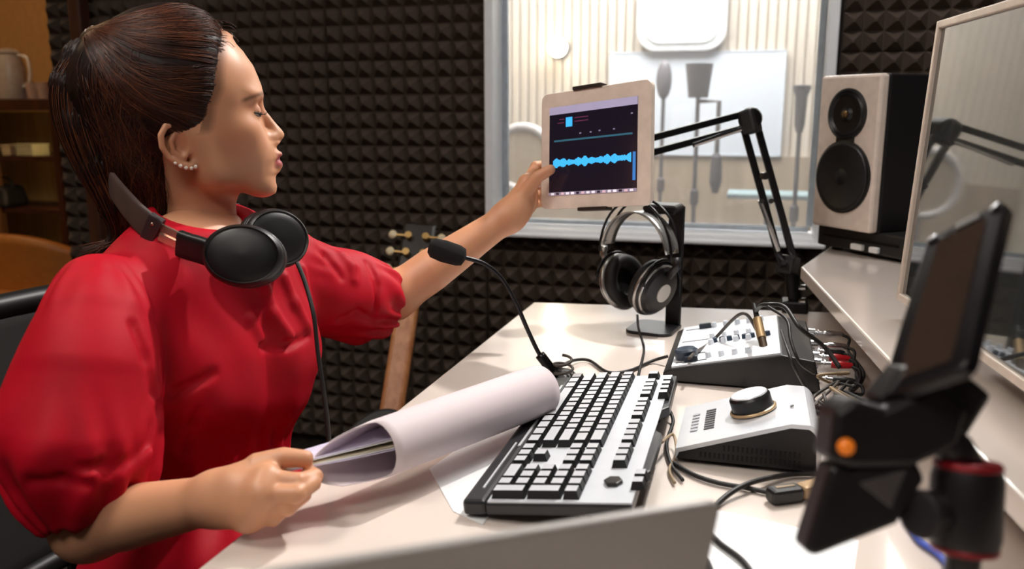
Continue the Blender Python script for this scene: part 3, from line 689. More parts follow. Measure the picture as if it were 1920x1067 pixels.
hd = thing('headphones', 'silver and black headphones hanging on the black stand', 'headphones', (hpc.x, hpc.y, hpc.z-.19))
HM = Matrix((AX, FB, FZ)).transposed().to_4x4()
def hpt(x, y, z): return HM @ Vector((x, y, z))
silver = mat('hp_silver', '#b9b8b6', .25, .8); hblk = mat('hp_black', '#1a1719', .4)
arch = lambda w, h, y, zo, n=24: [hpt(w*math.cos(a), y, zo+h*math.sin(a)) for a in [math.pi*k/n for k in range(n+1)]]
for y in (-.012, .012): MB().tube(arch(.085, .10, y, .093), .0024, 8).build('headband_rod', blk2, hd, smooth=True)
def strap(u, v):
    a = math.pi*(.06+.88*u); return hpt(.078*math.cos(a), (v-.5)*.036, .09+.082*math.sin(a))
MB().grid(strap, 24, 3).build('inner_strap', silver, hd, smooth=True, solid=.002)
for s in (-1, 1):
    tilt = s*math.radians(16); cx = s*.038
    CM = HM @ Matrix.Translation((cx, 0, .040)) @ Matrix.Rotation(tilt, 4, 'Y') @ Matrix.Rotation(s*math.radians(90), 4, 'Y')      # z out of the cup
    cup = MB().lathe([(0, -.006), (.042, -.006), (.051, 0), (.051, .006), (.047, .010), (.040, .018), (.022, .023), (0, .023)], 40, CM).build('earcup', hblk, hd, smooth=30)
    MB().lathe([(.0515, -.002), (.053, .001), (.0515, .004)], 40, CM).build('silver_rim', silver, cup, smooth=True)
    MB().lathe([(.0475, .0085), (.0485, .0105), (.0465, .012)], 40, CM).build('silver_rim', silver, cup, smooth=True)
    MB().lathe([(.017, .0228), (.017, .0245), (0, .025)], 28, CM).build('emblem', mat('emblem_white', '#d6d3ce', .3, .3), cup, smooth=40)
    MB().lathe([(.024, -.006), (.028, -.016), (.039, -.020), (.048, -.016), (.050, -.006)], 40, CM).build('ear_cushion', mat('cushion_black', '#100e0f', .6), cup, smooth=True)
    MB().tube([hpt(s*.085, 0, .10), hpt(s*.088, 0, .085), hpt(s*.07, 0, .065)], .007, 10).build('hinge', silver if s < 0 else hblk, hd, smooth=True)
    yk = [hpt(s*(.056), .050*math.sin(a), .042+.050*math.cos(a)) for a in [math.radians(-80+160*k/12) for k in range(13)]]
    MB().tube(yk, .003, 8).build('yoke', blk2, hd, smooth=True)
cb = at(1195, 590, 1.49)
cable('headphone_cable', [cb, at(1197, 615, 1.48), at(1207, 650, 1.46), P(1205, 672, .757), P(1198, 700, .754), P(1196, 722, .754)], .0022, rub, 'thin cable dropping from the hanging headphones to the desk')
# ================================================================== boom arm
ba = at(1490, 575, 1.72); bz = DESK
arm = thing('boom_arm', 'black scissor boom arm for a microphone, clamped at the far desk end', 'boom arm', (ba.x, ba.y, DESK))
L0 = Vector((ba.x, ba.y, DESK))
def al(px, py, d): return at(px, py, d)-L0
MB().box((0, 0, .012), (.05, .05, .024)).build('clamp_base', blk2, arm, bevel=.004)
MB().cyl((0, 0, .02), al(1484, 500, 1.71), .013).build('post', blk2, arm)
for px, py in ((1500, 540), (1500, 565)): MB().cyl(al(px, py, 1.70), al(px+12, py-1, 1.69), .006).build('clamp_screw', chrome, arm)
side = Vector((.0, 0, 0))
J = lambda px, py, d: al(px, py, d); rodm = mat('rod_gloss', '#2c2c2e', .22, .7)
for dx in (0, 1):
    b1 = J(1466+22*dx, 500-14*dx, 1.70); t1 = J(1392+26*dx, 232-2*dx, 1.66)
    MB().bar(b1, t1, 0.0135, .0135).build('lower_rod', rodm, arm, bevel=.002)
    b2 = J(1400, 212+26*dx, 1.655); t2 = J(1130, 283+28*dx, 1.58)
    MB().bar(b2, t2, .0125, .0125).build('upper_rod', rodm, arm, bevel=.002)
MB().tube([J(1395, 240, 1.645), J(1300, 272, 1.62)], .005, 8).build('spring', chrome, arm); MB().tube([J(1425, 375, 1.66), J(1460, 470, 1.685)], .005, 8).build('spring', chrome, arm)
pl = MB().cyl(J(1408, 222, 1.685), J(1406, 224, 1.635), .022, n=28); pl.build('elbow_joint', blk2, arm, bevel=.003)
MB().bar(J(1402, 205, 1.645), J(1412, 250, 1.645), .034, .03).build('elbow_bracket', blk, arm, bevel=.006)
MB().cyl(J(1430, 330, 1.64), J(1436, 330, 1.63), .007).build('screw', chrome, arm)
for (px, py) in ((1428, 377), (1446, 377), (1470, 492), (1487, 482)): MB().cyl(J(px, py, 1.70), J(px, py, 1.655), .005).build('screw', chrome, arm)
MB().bar(J(1474, 515, 1.705), J(1482, 480, 1.705), .036, .03).build('base_bracket', blk, arm, bevel=.005)
MB().cyl(J(1135, 285, 1.60), J(1128, 312, 1.57), .014).build('end_joint', blk2, arm)
mc = J(1118, 330, 1.57); MB().lathe([(.012, -.05), (.022, -.04), (.024, .02), (.026, .03), (.026, .06), (.015, .075), (0, .078)], 28, Matrix.Translation(mc)).build('microphone', blk, arm, smooth=40)
# ================================================================== papers on the desk
pap = mat('paper_white', '#eef0f2', .6, var=.01)
def sheet(name, poly, z, label, th=.0006):
    b = MB().prism([(p.x, p.y) for p in poly], z, z+th).build(name, pap); return tag(b, label, 'paper')
sheet('paper_sheet', [P(805, 880, DESK), P(1010, 735, DESK), P(1060, 760, DESK), P(905, 985, DESK), P(850, 960, DESK)], DESK+.0003, 'white paper sheet lying on the desk beside the keyboard front rail')
sheet('paper_sheet', [P(1345, 958, DESK), P(1610, 1015, DESK), P(1590, 1150, DESK), P(1290, 1090, DESK)], DESK+.0003, 'white paper sheet on the desk in front of the interface')
# ================================================================== the woman: implicit modelling
F32 = np.float32
def smin(a, b, k):
    h = np.maximum(k-np.abs(a-b), 0)/k; return np.minimum(a, b)-h*h*k*.25
def smax(a, b, k): return -smin(-a, -b, k)
def cap(p, a, b, ra, rb=None):
    rb = ra if rb is None else rb; a = np.asarray(a, F32); b = np.asarray(b, F32); ab = b-a; pa = p-a
    t = np.clip(pa@ab/float(ab@ab+1e-12), 0, 1); return np.linalg.norm(pa-t[:, None]*ab, axis=1)-(ra+(rb-ra)*t)
def ell(p, c, R, M=None):
    q = p-np.asarray(c, F32)
    if M is not None: q = q@np.asarray(M, F32).T
    R = np.asarray(R, F32); k0 = np.linalg.norm(q/R, axis=1); k1 = np.linalg.norm(q/(R*R), axis=1)
    return k0*(k0-1)/np.maximum(k1, 1e-6)
def chain(p, pts, rs, k=None):
    d = None
    for i in range(len(pts)-1):
        e = cap(p, pts[i], pts[i+1], rs[i], rs[i+1]); d = e if d is None else (np.minimum(d, e) if k is None else smin(d, e, k))
    return d
def nets(f, lo, hi, h, B=8):
    lo = np.asarray(lo, float); hi = np.asarray(hi, float)
    nb = np.ceil((hi-lo)/(h*B)).astype(int); n = nb*B
    cx = [lo[i]+(np.arange(nb[i])+.5)*B*h-.5*h for i in range(3)]
    C = np.stack(np.meshgrid(*cx, indexing='ij'), -1).reshape(-1, 3).astype(F32)
    cv = f(C); near = np.abs(cv) < B*h*1.5
    V = np.repeat(np.repeat(np.repeat(cv.reshape(nb).astype(F32), B, 0), B, 1), B, 2)
    V6 = V.reshape(nb[0], B, nb[1], B, nb[2], B)
    g = (np.arange(B)+.5)*h; off = np.stack(np.meshgrid(g, g, g, indexing='ij'), -1).reshape(-1, 3)
    idx = np.argwhere(near.reshape(nb))
    for s in range(0, len(idx), 400):
        I = idx[s:s+400]; base = lo+I*B*h-.5*h
        P_ = (base[:, None, :]+off[None]).reshape(-1, 3).astype(F32)
        v = f(P_).reshape(len(I), B, B, B)
        V6[I[:, 0], :, I[:, 1], :, I[:, 2], :] = v
    S = V < 0
    cnt = np.zeros(n-1, np.int8)
    for a in (0, 1):
        for b in (0, 1):
            for c in (0, 1): cnt += S[a:n[0]-1+a, b:n[1]-1+b, c:n[2]-1+c]
    act = (cnt > 0) & (cnt < 8); A = np.argwhere(act); ids = -np.ones(n-1, np.int64); ids[act] = np.arange(len(A))
    acc = np.zeros((len(A), 3)); wt = np.zeros(len(A))
    cor = [(a, b, c) for a in (0, 1) for b in (0, 1) for c in (0, 1)]
    val = {c: V[A[:, 0]+c[0], A[:, 1]+c[1], A[:, 2]+c[2]] for c in cor}
    for c in cor:
        for ax in range(3):
            if c[ax] == 0:
                d = list(c); d[ax] = 1; d = tuple(d); v0, v1 = val[c], val[d]; m = (v0 < 0) != (v1 < 0)
                t = np.where(m, v0/np.where(m, v0-v1, 1), 0); pt = np.tile(np.array(c, float), (len(A), 1)); pt[:, ax] += t
                acc += pt*m[:, None]; wt += m
    verts = lo+(A+acc/np.maximum(wt, 1)[:, None])*h
    F = []
    for ax in range(3):
        o1, o2 = [(1, 2), (2, 0), (0, 1)][ax]
        sl0 = [slice(None)]*3; sl1 = [slice(None)]*3; sl0[ax] = slice(0, n[ax]-1); sl1[ax] = slice(1, n[ax])
        s0, s1 = S[tuple(sl0)], S[tuple(sl1)]; E = np.argwhere(s0 != s1); sg = s0[tuple(E.T)]
        ok = (E[:, o1] > 0) & (E[:, o2] > 0) & (E[:, o1] < n[o1]-1) & (E[:, o2] < n[o2]-1); E = E[ok]; sg = sg[ok]
        def cell(d1, d2):
            e = E.copy(); e[:, o1] -= d1; e[:, o2] -= d2; return ids[tuple(e.T)]
        q = np.stack([cell(1, 1), cell(0, 1), cell(0, 0), cell(1, 0)], 1); q[~sg] = q[~sg][:, ::-1]; F.append(q)
    return verts, np.concatenate(F)
def relax(v, q, it=2, lam=.5):
    e = np.concatenate([q[:, [0, 1]], q[:, [1, 2]], q[:, [2, 3]], q[:, [3, 0]]])
    deg = np.bincount(e.ravel(), minlength=len(v)).astype(float)
    for _ in range(it):
        s = np.zeros_like(v)
        for k in range(3): s[:, k] = np.bincount(e[:, 0], v[e[:, 1], k], len(v))+np.bincount(e[:, 1], v[e[:, 0], k], len(v))
        v = v+lam*(s/np.maximum(deg, 1)[:, None]-v)
    return v
def to_mesh(name, v, q, cols=None):
    me = bpy.data.meshes.new(name); me.vertices.add(len(v)); me.vertices.foreach_set('co', v.astype(F32).ravel())
    me.loops.add(len(q)*4); me.loops.foreach_set('vertex_index', q.astype(np.int32).ravel())
    me.polygons.add(len(q)); me.polygons.foreach_set('loop_start', np.arange(len(q), dtype=np.int32)*4)
    me.update(calc_edges=True); me.validate(); me.polygons.foreach_set('use_smooth', np.ones(len(me.polygons), bool))
    if cols is not None:
        a = me.color_attributes.new('tint', 'FLOAT_COLOR', 'POINT'); a.data.foreach_set('color', np.concatenate([cols, np.ones((len(cols), 1))], 1).astype(F32).ravel())
    return me
def W3(px, py, d): return np.array(at(px, py, d), F32)
# ------------------------------------------------------------------ head space: units of 1/1.5 mm, axes face-forward, down, towards camera
HU = 1.08/FPX
H0 = at(400, 235, 1.08); Sx = (CAM-H0).normalized(); Fx = (RGT-RGT.dot(Sx)*Sx).normalized(); Ux = Sx.cross(Fx)
HR = np.array([Fx, -Ux, Sx], F32); H0n = np.array(H0, F32); HC = np.array([400, 235, 0], F32)
def to_q(P_): return (P_-H0n)@HR.T/HU+HC
def from_q(q): return (np.asarray(q, F32)-HC)@HR*HU+H0n
def Q2(px, py):                                 # pixel -> head plane
    r = ray(px, py); t = (H0-CAM).dot(Sx)/r.dot(Sx); return to_q(np.array(CAM+r*t, F32)[None])[0]
def q3(px, py, s=0): a = Q2(px, py); return np.array([a[0], a[1], s], F32)
PROF = [(430, 70), (437, 84), (455, 97), (475, 124), (489, 158), (492, 176), (493, 190), (495, 202), (500, 210), (516, 230), (527, 242), (532.5, 250), (532, 257), (524, 266), (517, 274), (519, 280), (527, 288), (526, 294), (523, 297), (527, 303), (529, 310), (525, 321), (516, 329), (516, 338), (519, 350), (517, 361), (511, 367)]
PQ = np.array([Q2(*p)[:2] for p in PROF])
def head_raw(q):
    m = q.copy(); m[:, 2] = np.abs(m[:, 2])
    d = ell(q, (345, 160, 0), (140, 122, 108))
    d = smin(d, ell(q, (408, 190, 0), (82, 100, 90)), 40)
    d = smin(d, ell(q, (372, 250, 0), (80, 80, 90)), 40)
    d = smin(d, ell(q, (425, 275, 0), (80, 72, 72)), 35)
    d = smin(d, cap(m, (488, 344, 0), (478, 342, 22), 24, 22), 30)
    d = smin(d, cap(m, (480, 342, 18), (392, 318, 66), 20, 24), 30)
    d = smin(d, cap(m, (392, 318, 66), (366, 255, 82), 24, 22), 30)
    d = smin(d, ell(m, (446, 246, 58), (36, 28, 30)), 30)           # cheek bone
    d = smin(d, ell(m, (446, 288, 42), (44, 38, 30)), 30)           # cheek
    d = smin(d, ell(m, (470, 182, 34), (20, 12, 34)), 24)           # brow
    d = smin(d, ell(m, (488, 298, 0), (24, 34, 38)), 20)            # muzzle
    d = smax(d, -ell(m, (505, 208, 44), (26, 17, 28)), 16)          # eye socket
    eb = np.linalg.norm(m-np.array((471, 212, 45), F32), axis=1)-19.5
    lid = smax(eb, (m[:, 1]-211)-.16*(m[:, 0]-471), 1.5)          # upper lid
    low = smax(np.linalg.norm(m-np.array((470.5, 212, 45), F32), axis=1)-19, (218.5-m[:, 1]), 1.5)
    d = smin(d, lid, 5); d = smin(d, low, 7)
    d = smin(d, cap(q, (490, 200, 0), (514, 240, 0), 9, 11), 12)
    d = smin(d, np.linalg.norm(q-np.array((518, 252, 0), F32), axis=1)-14, 8)
    d = smin(d, ell(m, (500, 259, 13), (18, 12, 12)), 12)
    up = ell(m, (506, 289, 8), (18, 7, 20)); up = smin(up, ell(m, (498, 293, 22), (14, 5, 12)), 6)
    lo = ell(m, (506, 309, 5), (20, 10, 22))
    d = smin(d, up, 7); d = smin(d, lo, 7)
    d = smax(d, -cap(m, (524, 297.5, 0), (497, 300, 33), 3.0, 1.5), 4)
    return d
ys = np.linspace(40, 372, 84).astype(F32)
def front_of():
    out = []
    xs = np.linspace(560, 420, 281).astype(F32)
    for y in ys:
        q = np.stack([xs, np.full_like(xs, y), np.zeros_like(xs)], 1); v = head_raw(q); i = np.argmax(v < 0)
        out.append(xs[i] if v[i] < 0 else np.nan)
    return np.array(out)
FR = front_of(); TG = np.interp(ys, PQ[:, 1], PQ[:, 0]); DL = np.where(np.isnan(FR), 0, TG-FR); DL[(ys < PQ[0, 1])] = 0; DL[ys > 366] = 0
DL = np.clip(DL, -26, 26)
kk = np.exp(-(np.arange(-16, 17)*4/22.0)**2); DLS = np.convolve(np.pad(DL, 16, mode='edge'), kk/kk.sum(), 'valid'); DLH = DL-DLS
def neckd(q):
    d = chain(q, [(352, 290, 0), (362, 380, 0), (356, 480, 0)], [58, 54, 58])
    return smin(d, cap(q, (415, 350, 0), (398, 440, 0), 18, 20), 40)
EARH = [(352, 258, 92), (349, 242, 97), (337, 233, 102), (322, 236, 108), (313, 252, 111), (314, 272, 110), (323, 290, 106), (340, 303, 100), (356, 306, 96), (364, 300, 93)]
def warp(q):
    w = np.interp(q[:, 1], ys, DLS).astype(F32)*np.exp(-(q[:, 2]/62)**2)+np.interp(q[:, 1], ys, DLH).astype(F32)*np.exp(-(q[:, 2]/np.interp(q[:, 1], [150, 200, 260, 280, 340], [40, 20, 20, 30, 30]).astype(F32))**2)
    w *= np.clip((q[:, 0]-415)/50, 0, 1)
    return w
def head_sdf(q):
    w = warp(q)
    qq = q.copy(); qq[:, 0] -= w
    d = head_raw(qq)*.8
    d = smin(d, neckd(q), 26)
    m = q.copy(); m[:, 2] = np.abs(m[:, 2])
    near = (np.abs(m[:, 0]-340) < 70) & (np.abs(m[:, 1]-268) < 80) & (m[:, 2] > 60)
    if near.any():
        e = m[near]
        x = ell(e, (337, 268, 94), (24, 36, 11), Matrix.Rotation(math.radians(24), 3, 'Y'))
        x = smax(x, -ell(e, (343, 266, 108), (15, 24, 12)), 5)
        x = smin(x, chain(e, EARH, [4.5, 5, 5.5, 5.5, 5.5, 5.5, 5.5, 6, 7, 6]), 5)
        x = smin(x, chain(e, [(338, 246, 101), (328, 262, 105), (331, 280, 103), (344, 290, 99)], [3.5, 4.5, 4.5, 4]), 4)
        x = smin(x, ell(e, (361, 273, 93), (6, 10, 6)), 5)
        d[near] = smin(d[near], x, 6)
    return d

# ------------------------------------------------------------------ arms and hands
RS = W3(170, 520, .94); RE = W3(165, 985, .90); RW = W3(412, 934, .82)
RT = dict(index=[(500, 897, .80), (560, 903, .797), (592, 893, .815), (580, 884, .832)], middle=[(490, 926, .79), (556, 926, .787), (588, 906, .806), (572, 893, .826)],
          ring=[(480, 950, .793), (538, 952, .79), (570, 928, .808), (552, 908, .828)], pinky=[(468, 970, .80), (512, 972, .797), (540, 950, .81), (528, 932, .826)],
          thumb=[(448, 905, .812), (482, 872, .815), (532, 858, .818), (572, 860, .822)])
LE = W3(738, 556, 1.36); LW = W3(955, 405, 1.385); LS = W3(552, 462, 1.22)
LF = dict(index=[(988, 342, 1.40), (1004, 312, 1.415), (1040, 306, 1.425), (1060, 310, 1.43)], middle=[(990, 356, 1.415), (1016, 330, 1.44), (1048, 330, 1.442), (1072, 334, 1.44)],
          ring=[(990, 372, 1.422), (1018, 356, 1.445), (1050, 354, 1.445), (1072, 356, 1.44)], pinky=[(988, 386, 1.42), (1015, 380, 1.44), (1040, 378, 1.44), (1060, 378, 1.437)],
          thumb=[(968, 388, 1.385), (990, 355, 1.378), (1008, 332, 1.372), (1032, 318, 1.366)])
RAD = dict(index=(.0092, .0082, .0073, .0062), middle=(.0094, .0084, .0075, .0064), ring=(.009, .008, .0072, .006), pinky=(.0082, .0072, .0062, .0053), thumb=(.0135, .0115, .0098, .0082))
def arm(p, sh, el, wr, hand, rad, wid):
    sh, el, wr = (np.asarray(x, F32) for x in (sh, el, wr))
    mid = el+(wr-el)*.32
    d = cap(p, sh, el, .042, .034)
    d = smin(d, chain(p, [el, mid, wr], [rad[0], rad[1], rad[2]]), .02)
    ok = np.linalg.norm(p-wr, axis=1) < .24
    if ok.any():
        e = p[ok]; h = cap(e, wr, wr+(wr-el)/np.linalg.norm(wr-el)*.02, rad[2], rad[2])
        pts = {k: [W3(*v) for v in c] for k, c in hand.items()}
        for k in ('index', 'middle', 'ring', 'pinky'): h = smin(h, cap(e, wr, pts[k][0], rad[2]*.8, .0125), .016)
        for a, b in (('index', 'middle'), ('middle', 'ring'), ('ring', 'pinky')): h = smin(h, cap(e, pts[a][0], pts[b][0], .0115), .010)
        pc = (wr*.35+.65*(pts['index'][0]+pts['pinky'][0])/2); h = smin(h, cap(e, pc, pts['thumb'][0], .014, .0145), .016)
        for k in ('index', 'middle', 'ring', 'pinky'):
            r = RAD[k]; f = chain(e, pts[k], r); f = np.minimum(f, np.linalg.norm(e-pts[k][1], axis=1)-r[1]*1.08); h = smin(h, f, .0025)
        h = smin(h, chain(e, pts['thumb'], RAD['thumb']), .006)
        d[ok] = smin(d[ok], h, .016)
    return d
RSa = W3(190, 600, .93); LSa = W3(575, 525, 1.25)
def rarm(p): return arm(p, RSa, RE, RW, RT, (.034, .033, .0215), 0)
def larm(p): return arm(p, LSa, LE, LW, LF, (.034, .034, .0215), 0)
# ------------------------------------------------------------------ torso
MS = (RS+LS)/2; A3 = LS-RS; A3[2] = 0; A3 /= np.linalg.norm(A3); B3 = np.array((A3[1], -A3[0], 0), F32); Z3 = np.array((0, 0, 1), F32)
TB = np.stack([B3, A3, Z3]).astype(F32)
def tb(p): return (p-MS)@TB.T                    # forward, left, up from the shoulder middle
def torso(p, off=0.0):
    t = tb(p); m = t.copy(); m[:, 1] = np.abs(m[:, 1])
    d = ell(t, (-.012, 0, -.10), (.090, .140, .165))
    d = smin(d, cap(m, (-.012, 0, -.012), (-.004, .125, -.040), .046, .043), .045)
    d = smin(d, ell(m, (.027, .062, -.135), (.060, .060, .064)), .05)
    d = smin(d, ell(t, (-.035, 0, -.26), (.080, .112, .12)), .07)
    d = smin(d, ell(t, (-.035, 0, -.42), (.118, .160, .12)), .08)
    return d-off
def trap(p):
    t = tb(p); t[:, 1] = np.abs(t[:, 1]); return cap(t, (-.012, 0, -.012), (-.004, .125, -.040), .046, .043)
def head_world(P_): return smin(head_sdf(to_q(P_))*HU, trap(P_), .045)
def body_rest(p):
    d = torso(p); t = tb(p); m = t.copy(); m[:, 1] = np.abs(m[:, 1])
    d = smin(d, chain(m, [(0, .08, -.43), (.38, .10, -.40), (.40, .10, -.80), (.40, .10, -.88), (.52, .11, -.90)], [.085, .058, .045, .036, .028]), .04)
    return d
HLT = np.array([(0, 395), (30, 415), (60, 424), (84, 425), (126, 418), (172, 413), (203, 398), (228, 394), (248, 388), (258, 362), (272, 322), (290, 310), (420, 306), (600, 300)], float)
person = thing('person', 'woman in a red puff sleeved blouse holding a tablet and rolled papers', 'person', (float(MS[0]), float(MS[1]), 0))
PO = np.array((MS[0], MS[1], 0))
def bbox(pts, m): a = np.array(pts); return a.min(0)-m, a.max(0)+m
hv, hq = nets(head_world, *bbox([from_q((180, 20, 0)), from_q((550, 480, 0)), from_q((345, 200, 125)), from_q((345, 200, -125))], .05), .0015)
hv = relax(hv, hq, 1)
allp = lambda hand: [W3(*v) for c in hand.values() for v in c]
rv, rq = nets(rarm, *bbox([RS, RE, RW]+allp(RT), .06), .002)
lv, lq = nets(larm, *bbox([LS, LE, LW]+allp(LF), .06), .002)
tv, tq = nets(body_rest, *bbox([MS+np.array((-.25, -.3, -.95)), MS+np.array((.65, .3, .1))], .03), .008)
rv = relax(rv, rq, 1); lv = relax(lv, lq, 1)
# skin tint: lips, brows, cheeks as her own colouring
def tint(v):
    base = np.tile(np.array(srgb('#d69c78')), (len(v), 1))
    return base
hc = tint(hv); q = to_q(hv.astype(F32)); ma = np.abs(q[:, 2])
def blend(c, col, w): w = np.clip(w, 0, 1)[:, None]; return c*(1-w)+np.array(srgb(col))*w
lipw = np.exp(-np.maximum(0, ((q[:, 1]-(299+.06*ma))/14.0)**4))*(q[:, 0] > 492)*np.clip((32-ma)/6, 0, 1)*np.clip((q[:, 0]-(512-.45*ma))/4, 0, 1)
hc = blend(hc, '#a84a50', lipw*.95)
bx = (q[:, 0]-450)/42; by = q[:, 1]-(192-16*np.clip(bx, 0, 1)); hc = blend(hc, '#4a2c20', np.exp(-(by/4.2)**2)*np.clip(bx*4+.3, 0, 1)*np.clip((1.05-bx)*8, 0, 1)*(ma > 12)*.75)
hc = blend(hc, '#cf8263', np.exp(-((q[:, 0]-440)/40)**2-((q[:, 1]-262)/28)**2)*.45)
hc = blend(hc, '#a8604c', np.exp(-((q[:, 0]-475)/18)**2-((q[:, 1]-203)/7)**2)*.5)
hc = blend(hc, '#c47d5e', np.exp(-((q[:, 0]-340)/22)**2-((q[:, 1]-265)/30)**2)*(ma > 88)*.5)
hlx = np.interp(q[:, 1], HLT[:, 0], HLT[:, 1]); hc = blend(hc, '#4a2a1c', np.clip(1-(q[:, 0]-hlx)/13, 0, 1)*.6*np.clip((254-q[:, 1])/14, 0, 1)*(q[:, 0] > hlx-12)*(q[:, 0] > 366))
skin = bpy.data.materials.new('skin'); skin.use_nodes = True; nt = skin.node_tree; bs = nt.nodes['Principled BSDF']
ca = nt.nodes.new('ShaderNodeVertexColor'); ca.layer_name = 'tint'
nzn = nt.nodes.new('ShaderNodeTexNoise'); nzn.inputs['Scale'].default_value = 45; nzn.inputs['Detail'].default_value = 5
mxn = nt.nodes.new('ShaderNodeMix'); mxn.data_type = 'RGBA'; mxn.blend_type = 'MULTIPLY'; mxn.inputs[0].default_value = .25
nt.links.new(ca.outputs['Color'], mxn.inputs[6]); nt.links.new(nzn.outputs['Color'], mxn.inputs[7])
hsv = nt.nodes.new('ShaderNodeMix'); hsv.data_type = 'RGBA'; hsv.inputs[0].default_value = .75; nt.links.new(mxn.outputs[2], hsv.inputs[6]); nt.links.new(ca.outputs['Color'], hsv.inputs[7])
nt.links.new(hsv.outputs[2], bs.inputs['Base Color']); bs.inputs['Roughness'].default_value = .44; bs.inputs['Specular IOR Level'].default_value = .45
bs.inputs['Subsurface Weight'].default_value = .12; bs.inputs['Subsurface Radius'].default_value = (1, .35, .2); bs.inputs['Subsurface Scale'].default_value = .005
vs = [hv, rv, lv, tv]; qs = []; o = 0
for v_, q_ in ((hv, hq), (rv, rq), (lv, lq), (tv, tq)): qs.append(q_+o); o += len(v_)
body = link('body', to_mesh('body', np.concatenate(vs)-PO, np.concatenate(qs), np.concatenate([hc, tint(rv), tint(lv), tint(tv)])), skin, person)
# eye, lashes, earring
EW = float(warp(np.array([[478, 212, 45]], F32))[0])
for sgn in (1, -1):
    ec = from_q((470.5+EW, 212, 45*sgn))
    eo = MB().sphere(ec-PO, 18.6*HU, 32, 20).build('eyeball', mat('eye_white', '#e3dcd6', .15, var=.01), person, smooth=True)
    ic = from_q((470.5+EW+11.5, 213.5, 48*sgn))-PO; MB().sphere(ic, 9.0*HU, 20, 12).build('iris', mat('iris_brown', '#1d100b', .1), eo, smooth=True)
    lp = [from_q((471+EW+20.2*math.cos(a)*math.cos(b), 211.6+.16*20*math.cos(a), (45+20.2*math.sin(a))*sgn)) for a, b in [(math.radians(x), 0) for x in range(-50, 86, 8)]]
    MB().tube([Vector(p-PO) for p in lp], 1.5*HU, 6).build('eyelashes', mat('lash_black', '#120b09', .6), eo, smooth=True)
    lash = MB()
    for a in range(-20, 88, 12):
        r_ = math.radians(a); p0 = from_q((471+EW+20.2*math.cos(r_), 211.6+3.2*math.cos(r_), (45+20.2*math.sin(r_))*sgn)); p1 = from_q((471+EW+27*math.cos(r_), 211.5+4*math.cos(r_), (45+27*math.sin(r_))*sgn)); p2 = from_q((471+EW+30*math.cos(r_), 208+3*math.cos(r_), (45+31*math.sin(r_))*sgn))
        lash.tube([Vector(p-PO) for p in (p0, p1, p2)], [.7*HU, .45*HU, .2*HU], 4)
    lash.build('eyelashes', mat('lash_black', '#120b09'), eo)
pearl = mat('pearl', '#f0e8e0', .2, .1)
ear = MB()
for i, (x, y, s) in enumerate(((333, 300, 107), (341, 305, 104.5), (350, 308.5, 102), (359, 309.5, 100), (366, 307, 97.5))): ear.sphere(from_q((x, y, s))-PO, (3.6 if i else 3)*HU, 12, 8)
ear.build('earring', pearl, person, smooth=True)
# ------------------------------------------------------------------ hair
HL = HLT
TIE = q3(172, 74)
def hair_sdf(q):
    d = ell(q, (336, 164, 0), (150, 147, 121))
    d = smin(d, cap(q, (250, 170, 0), (262, 300, 0), 95, 62), 40)
    d = smin(d, ell(q, (350, 222, 0), (60, 48, 108)), 20)
    hl = np.interp(q[:, 1], HL[:, 0], HL[:, 1]).astype(F32)+1*np.sin(q[:, 1]*.13+q[:, 2]*.05)
    d = smax(d, (q[:, 0]-hl-4)*.8, 26)
    n = chain(q, [(262, 260, 0), (262, 340, 0), (268, 420, 0)], [62, 52, 42]); d = smin(d, n, 20)
    d = smin(d, cap(q, (215, 95, 0), tuple(TIE), 34, 15), 24)
    ang = np.arctan2(q[:, 1]-TIE[1], q[:, 0]-TIE[0])
    far = np.clip((np.hypot(q[:, 0]-TIE[0], q[:, 1]-TIE[1])-40)/80, 0, 1); d = d+far*(.35*np.sin(ang*60+q[:, 2]*.06)+.3*np.sin(ang*27-q[:, 2]*.08))
    return d*.8
PT = [(172, 74, 0), (148, 105, 2), (134, 160, 4), (150, 230, 6), (185, 310, 4), (222, 385, 0), (232, 440, -4), (195, 468, -6)]
PTq = [tuple(q3(x, y, s)) for x, y, s in PT]; PR = [14, 24, 32, 37, 37, 32, 22, 8]
def pony_sdf(q):
    d = chain(q, PTq, PR, 10); d = d+1.8*np.sin(q[:, 0]*.55+q[:, 2]*.35+q[:, 1]*.10)+1.2*np.sin(q[:, 2]*.7+q[:, 0]*.3); return d*.8
hair_m = mat('hair_brown', '#1c0e0a', .5, var=.4, scale=60, spec=.25, aniso=(1, 1, .3))
hair_s = mat('hair_strand', '#371b11', .4, var=.55, scale=30, spec=.35)
bb = bbox([from_q((90, 10, 0)), from_q((440, 480, 0)), from_q((300, 200, 130)), from_q((300, 200, -130))], .03)
v1, q1_ = nets(lambda p: hair_sdf(to_q(p))*HU, *bb, .0022); link('hair', to_mesh('hair', v1-PO, q1_), hair_m, person)
v1, q1_ = nets(lambda p: pony_sdf(to_q(p))*HU, *bb, .0022); link('ponytail', to_mesh('ponytail', v1-PO, q1_), hair_m, person)
rn = random.Random(3); st_ = MB(); hi_ = MB()
def project(lines, lifts):
    n = [len(l) for l in lines]; V = np.concatenate([np.array(l) for l in lines]).astype(F32); L = np.concatenate([np.full(k, x) for k, x in zip(n, lifts)]).astype(F32)
    for _ in range(7):
        d0 = hair_sdf(V); g = np.stack([hair_sdf(V+e.astype(F32))-d0 for e in np.eye(3)], 1); g /= np.maximum(np.linalg.norm(g, axis=1), .25)[:, None]; V = V-g*np.clip(d0-L, -25, 25)[:, None]*.9
    out = []; o = 0
    for k in n: out.append(V[o:o+k]); o += k
    return out
lines = []; lifts = []
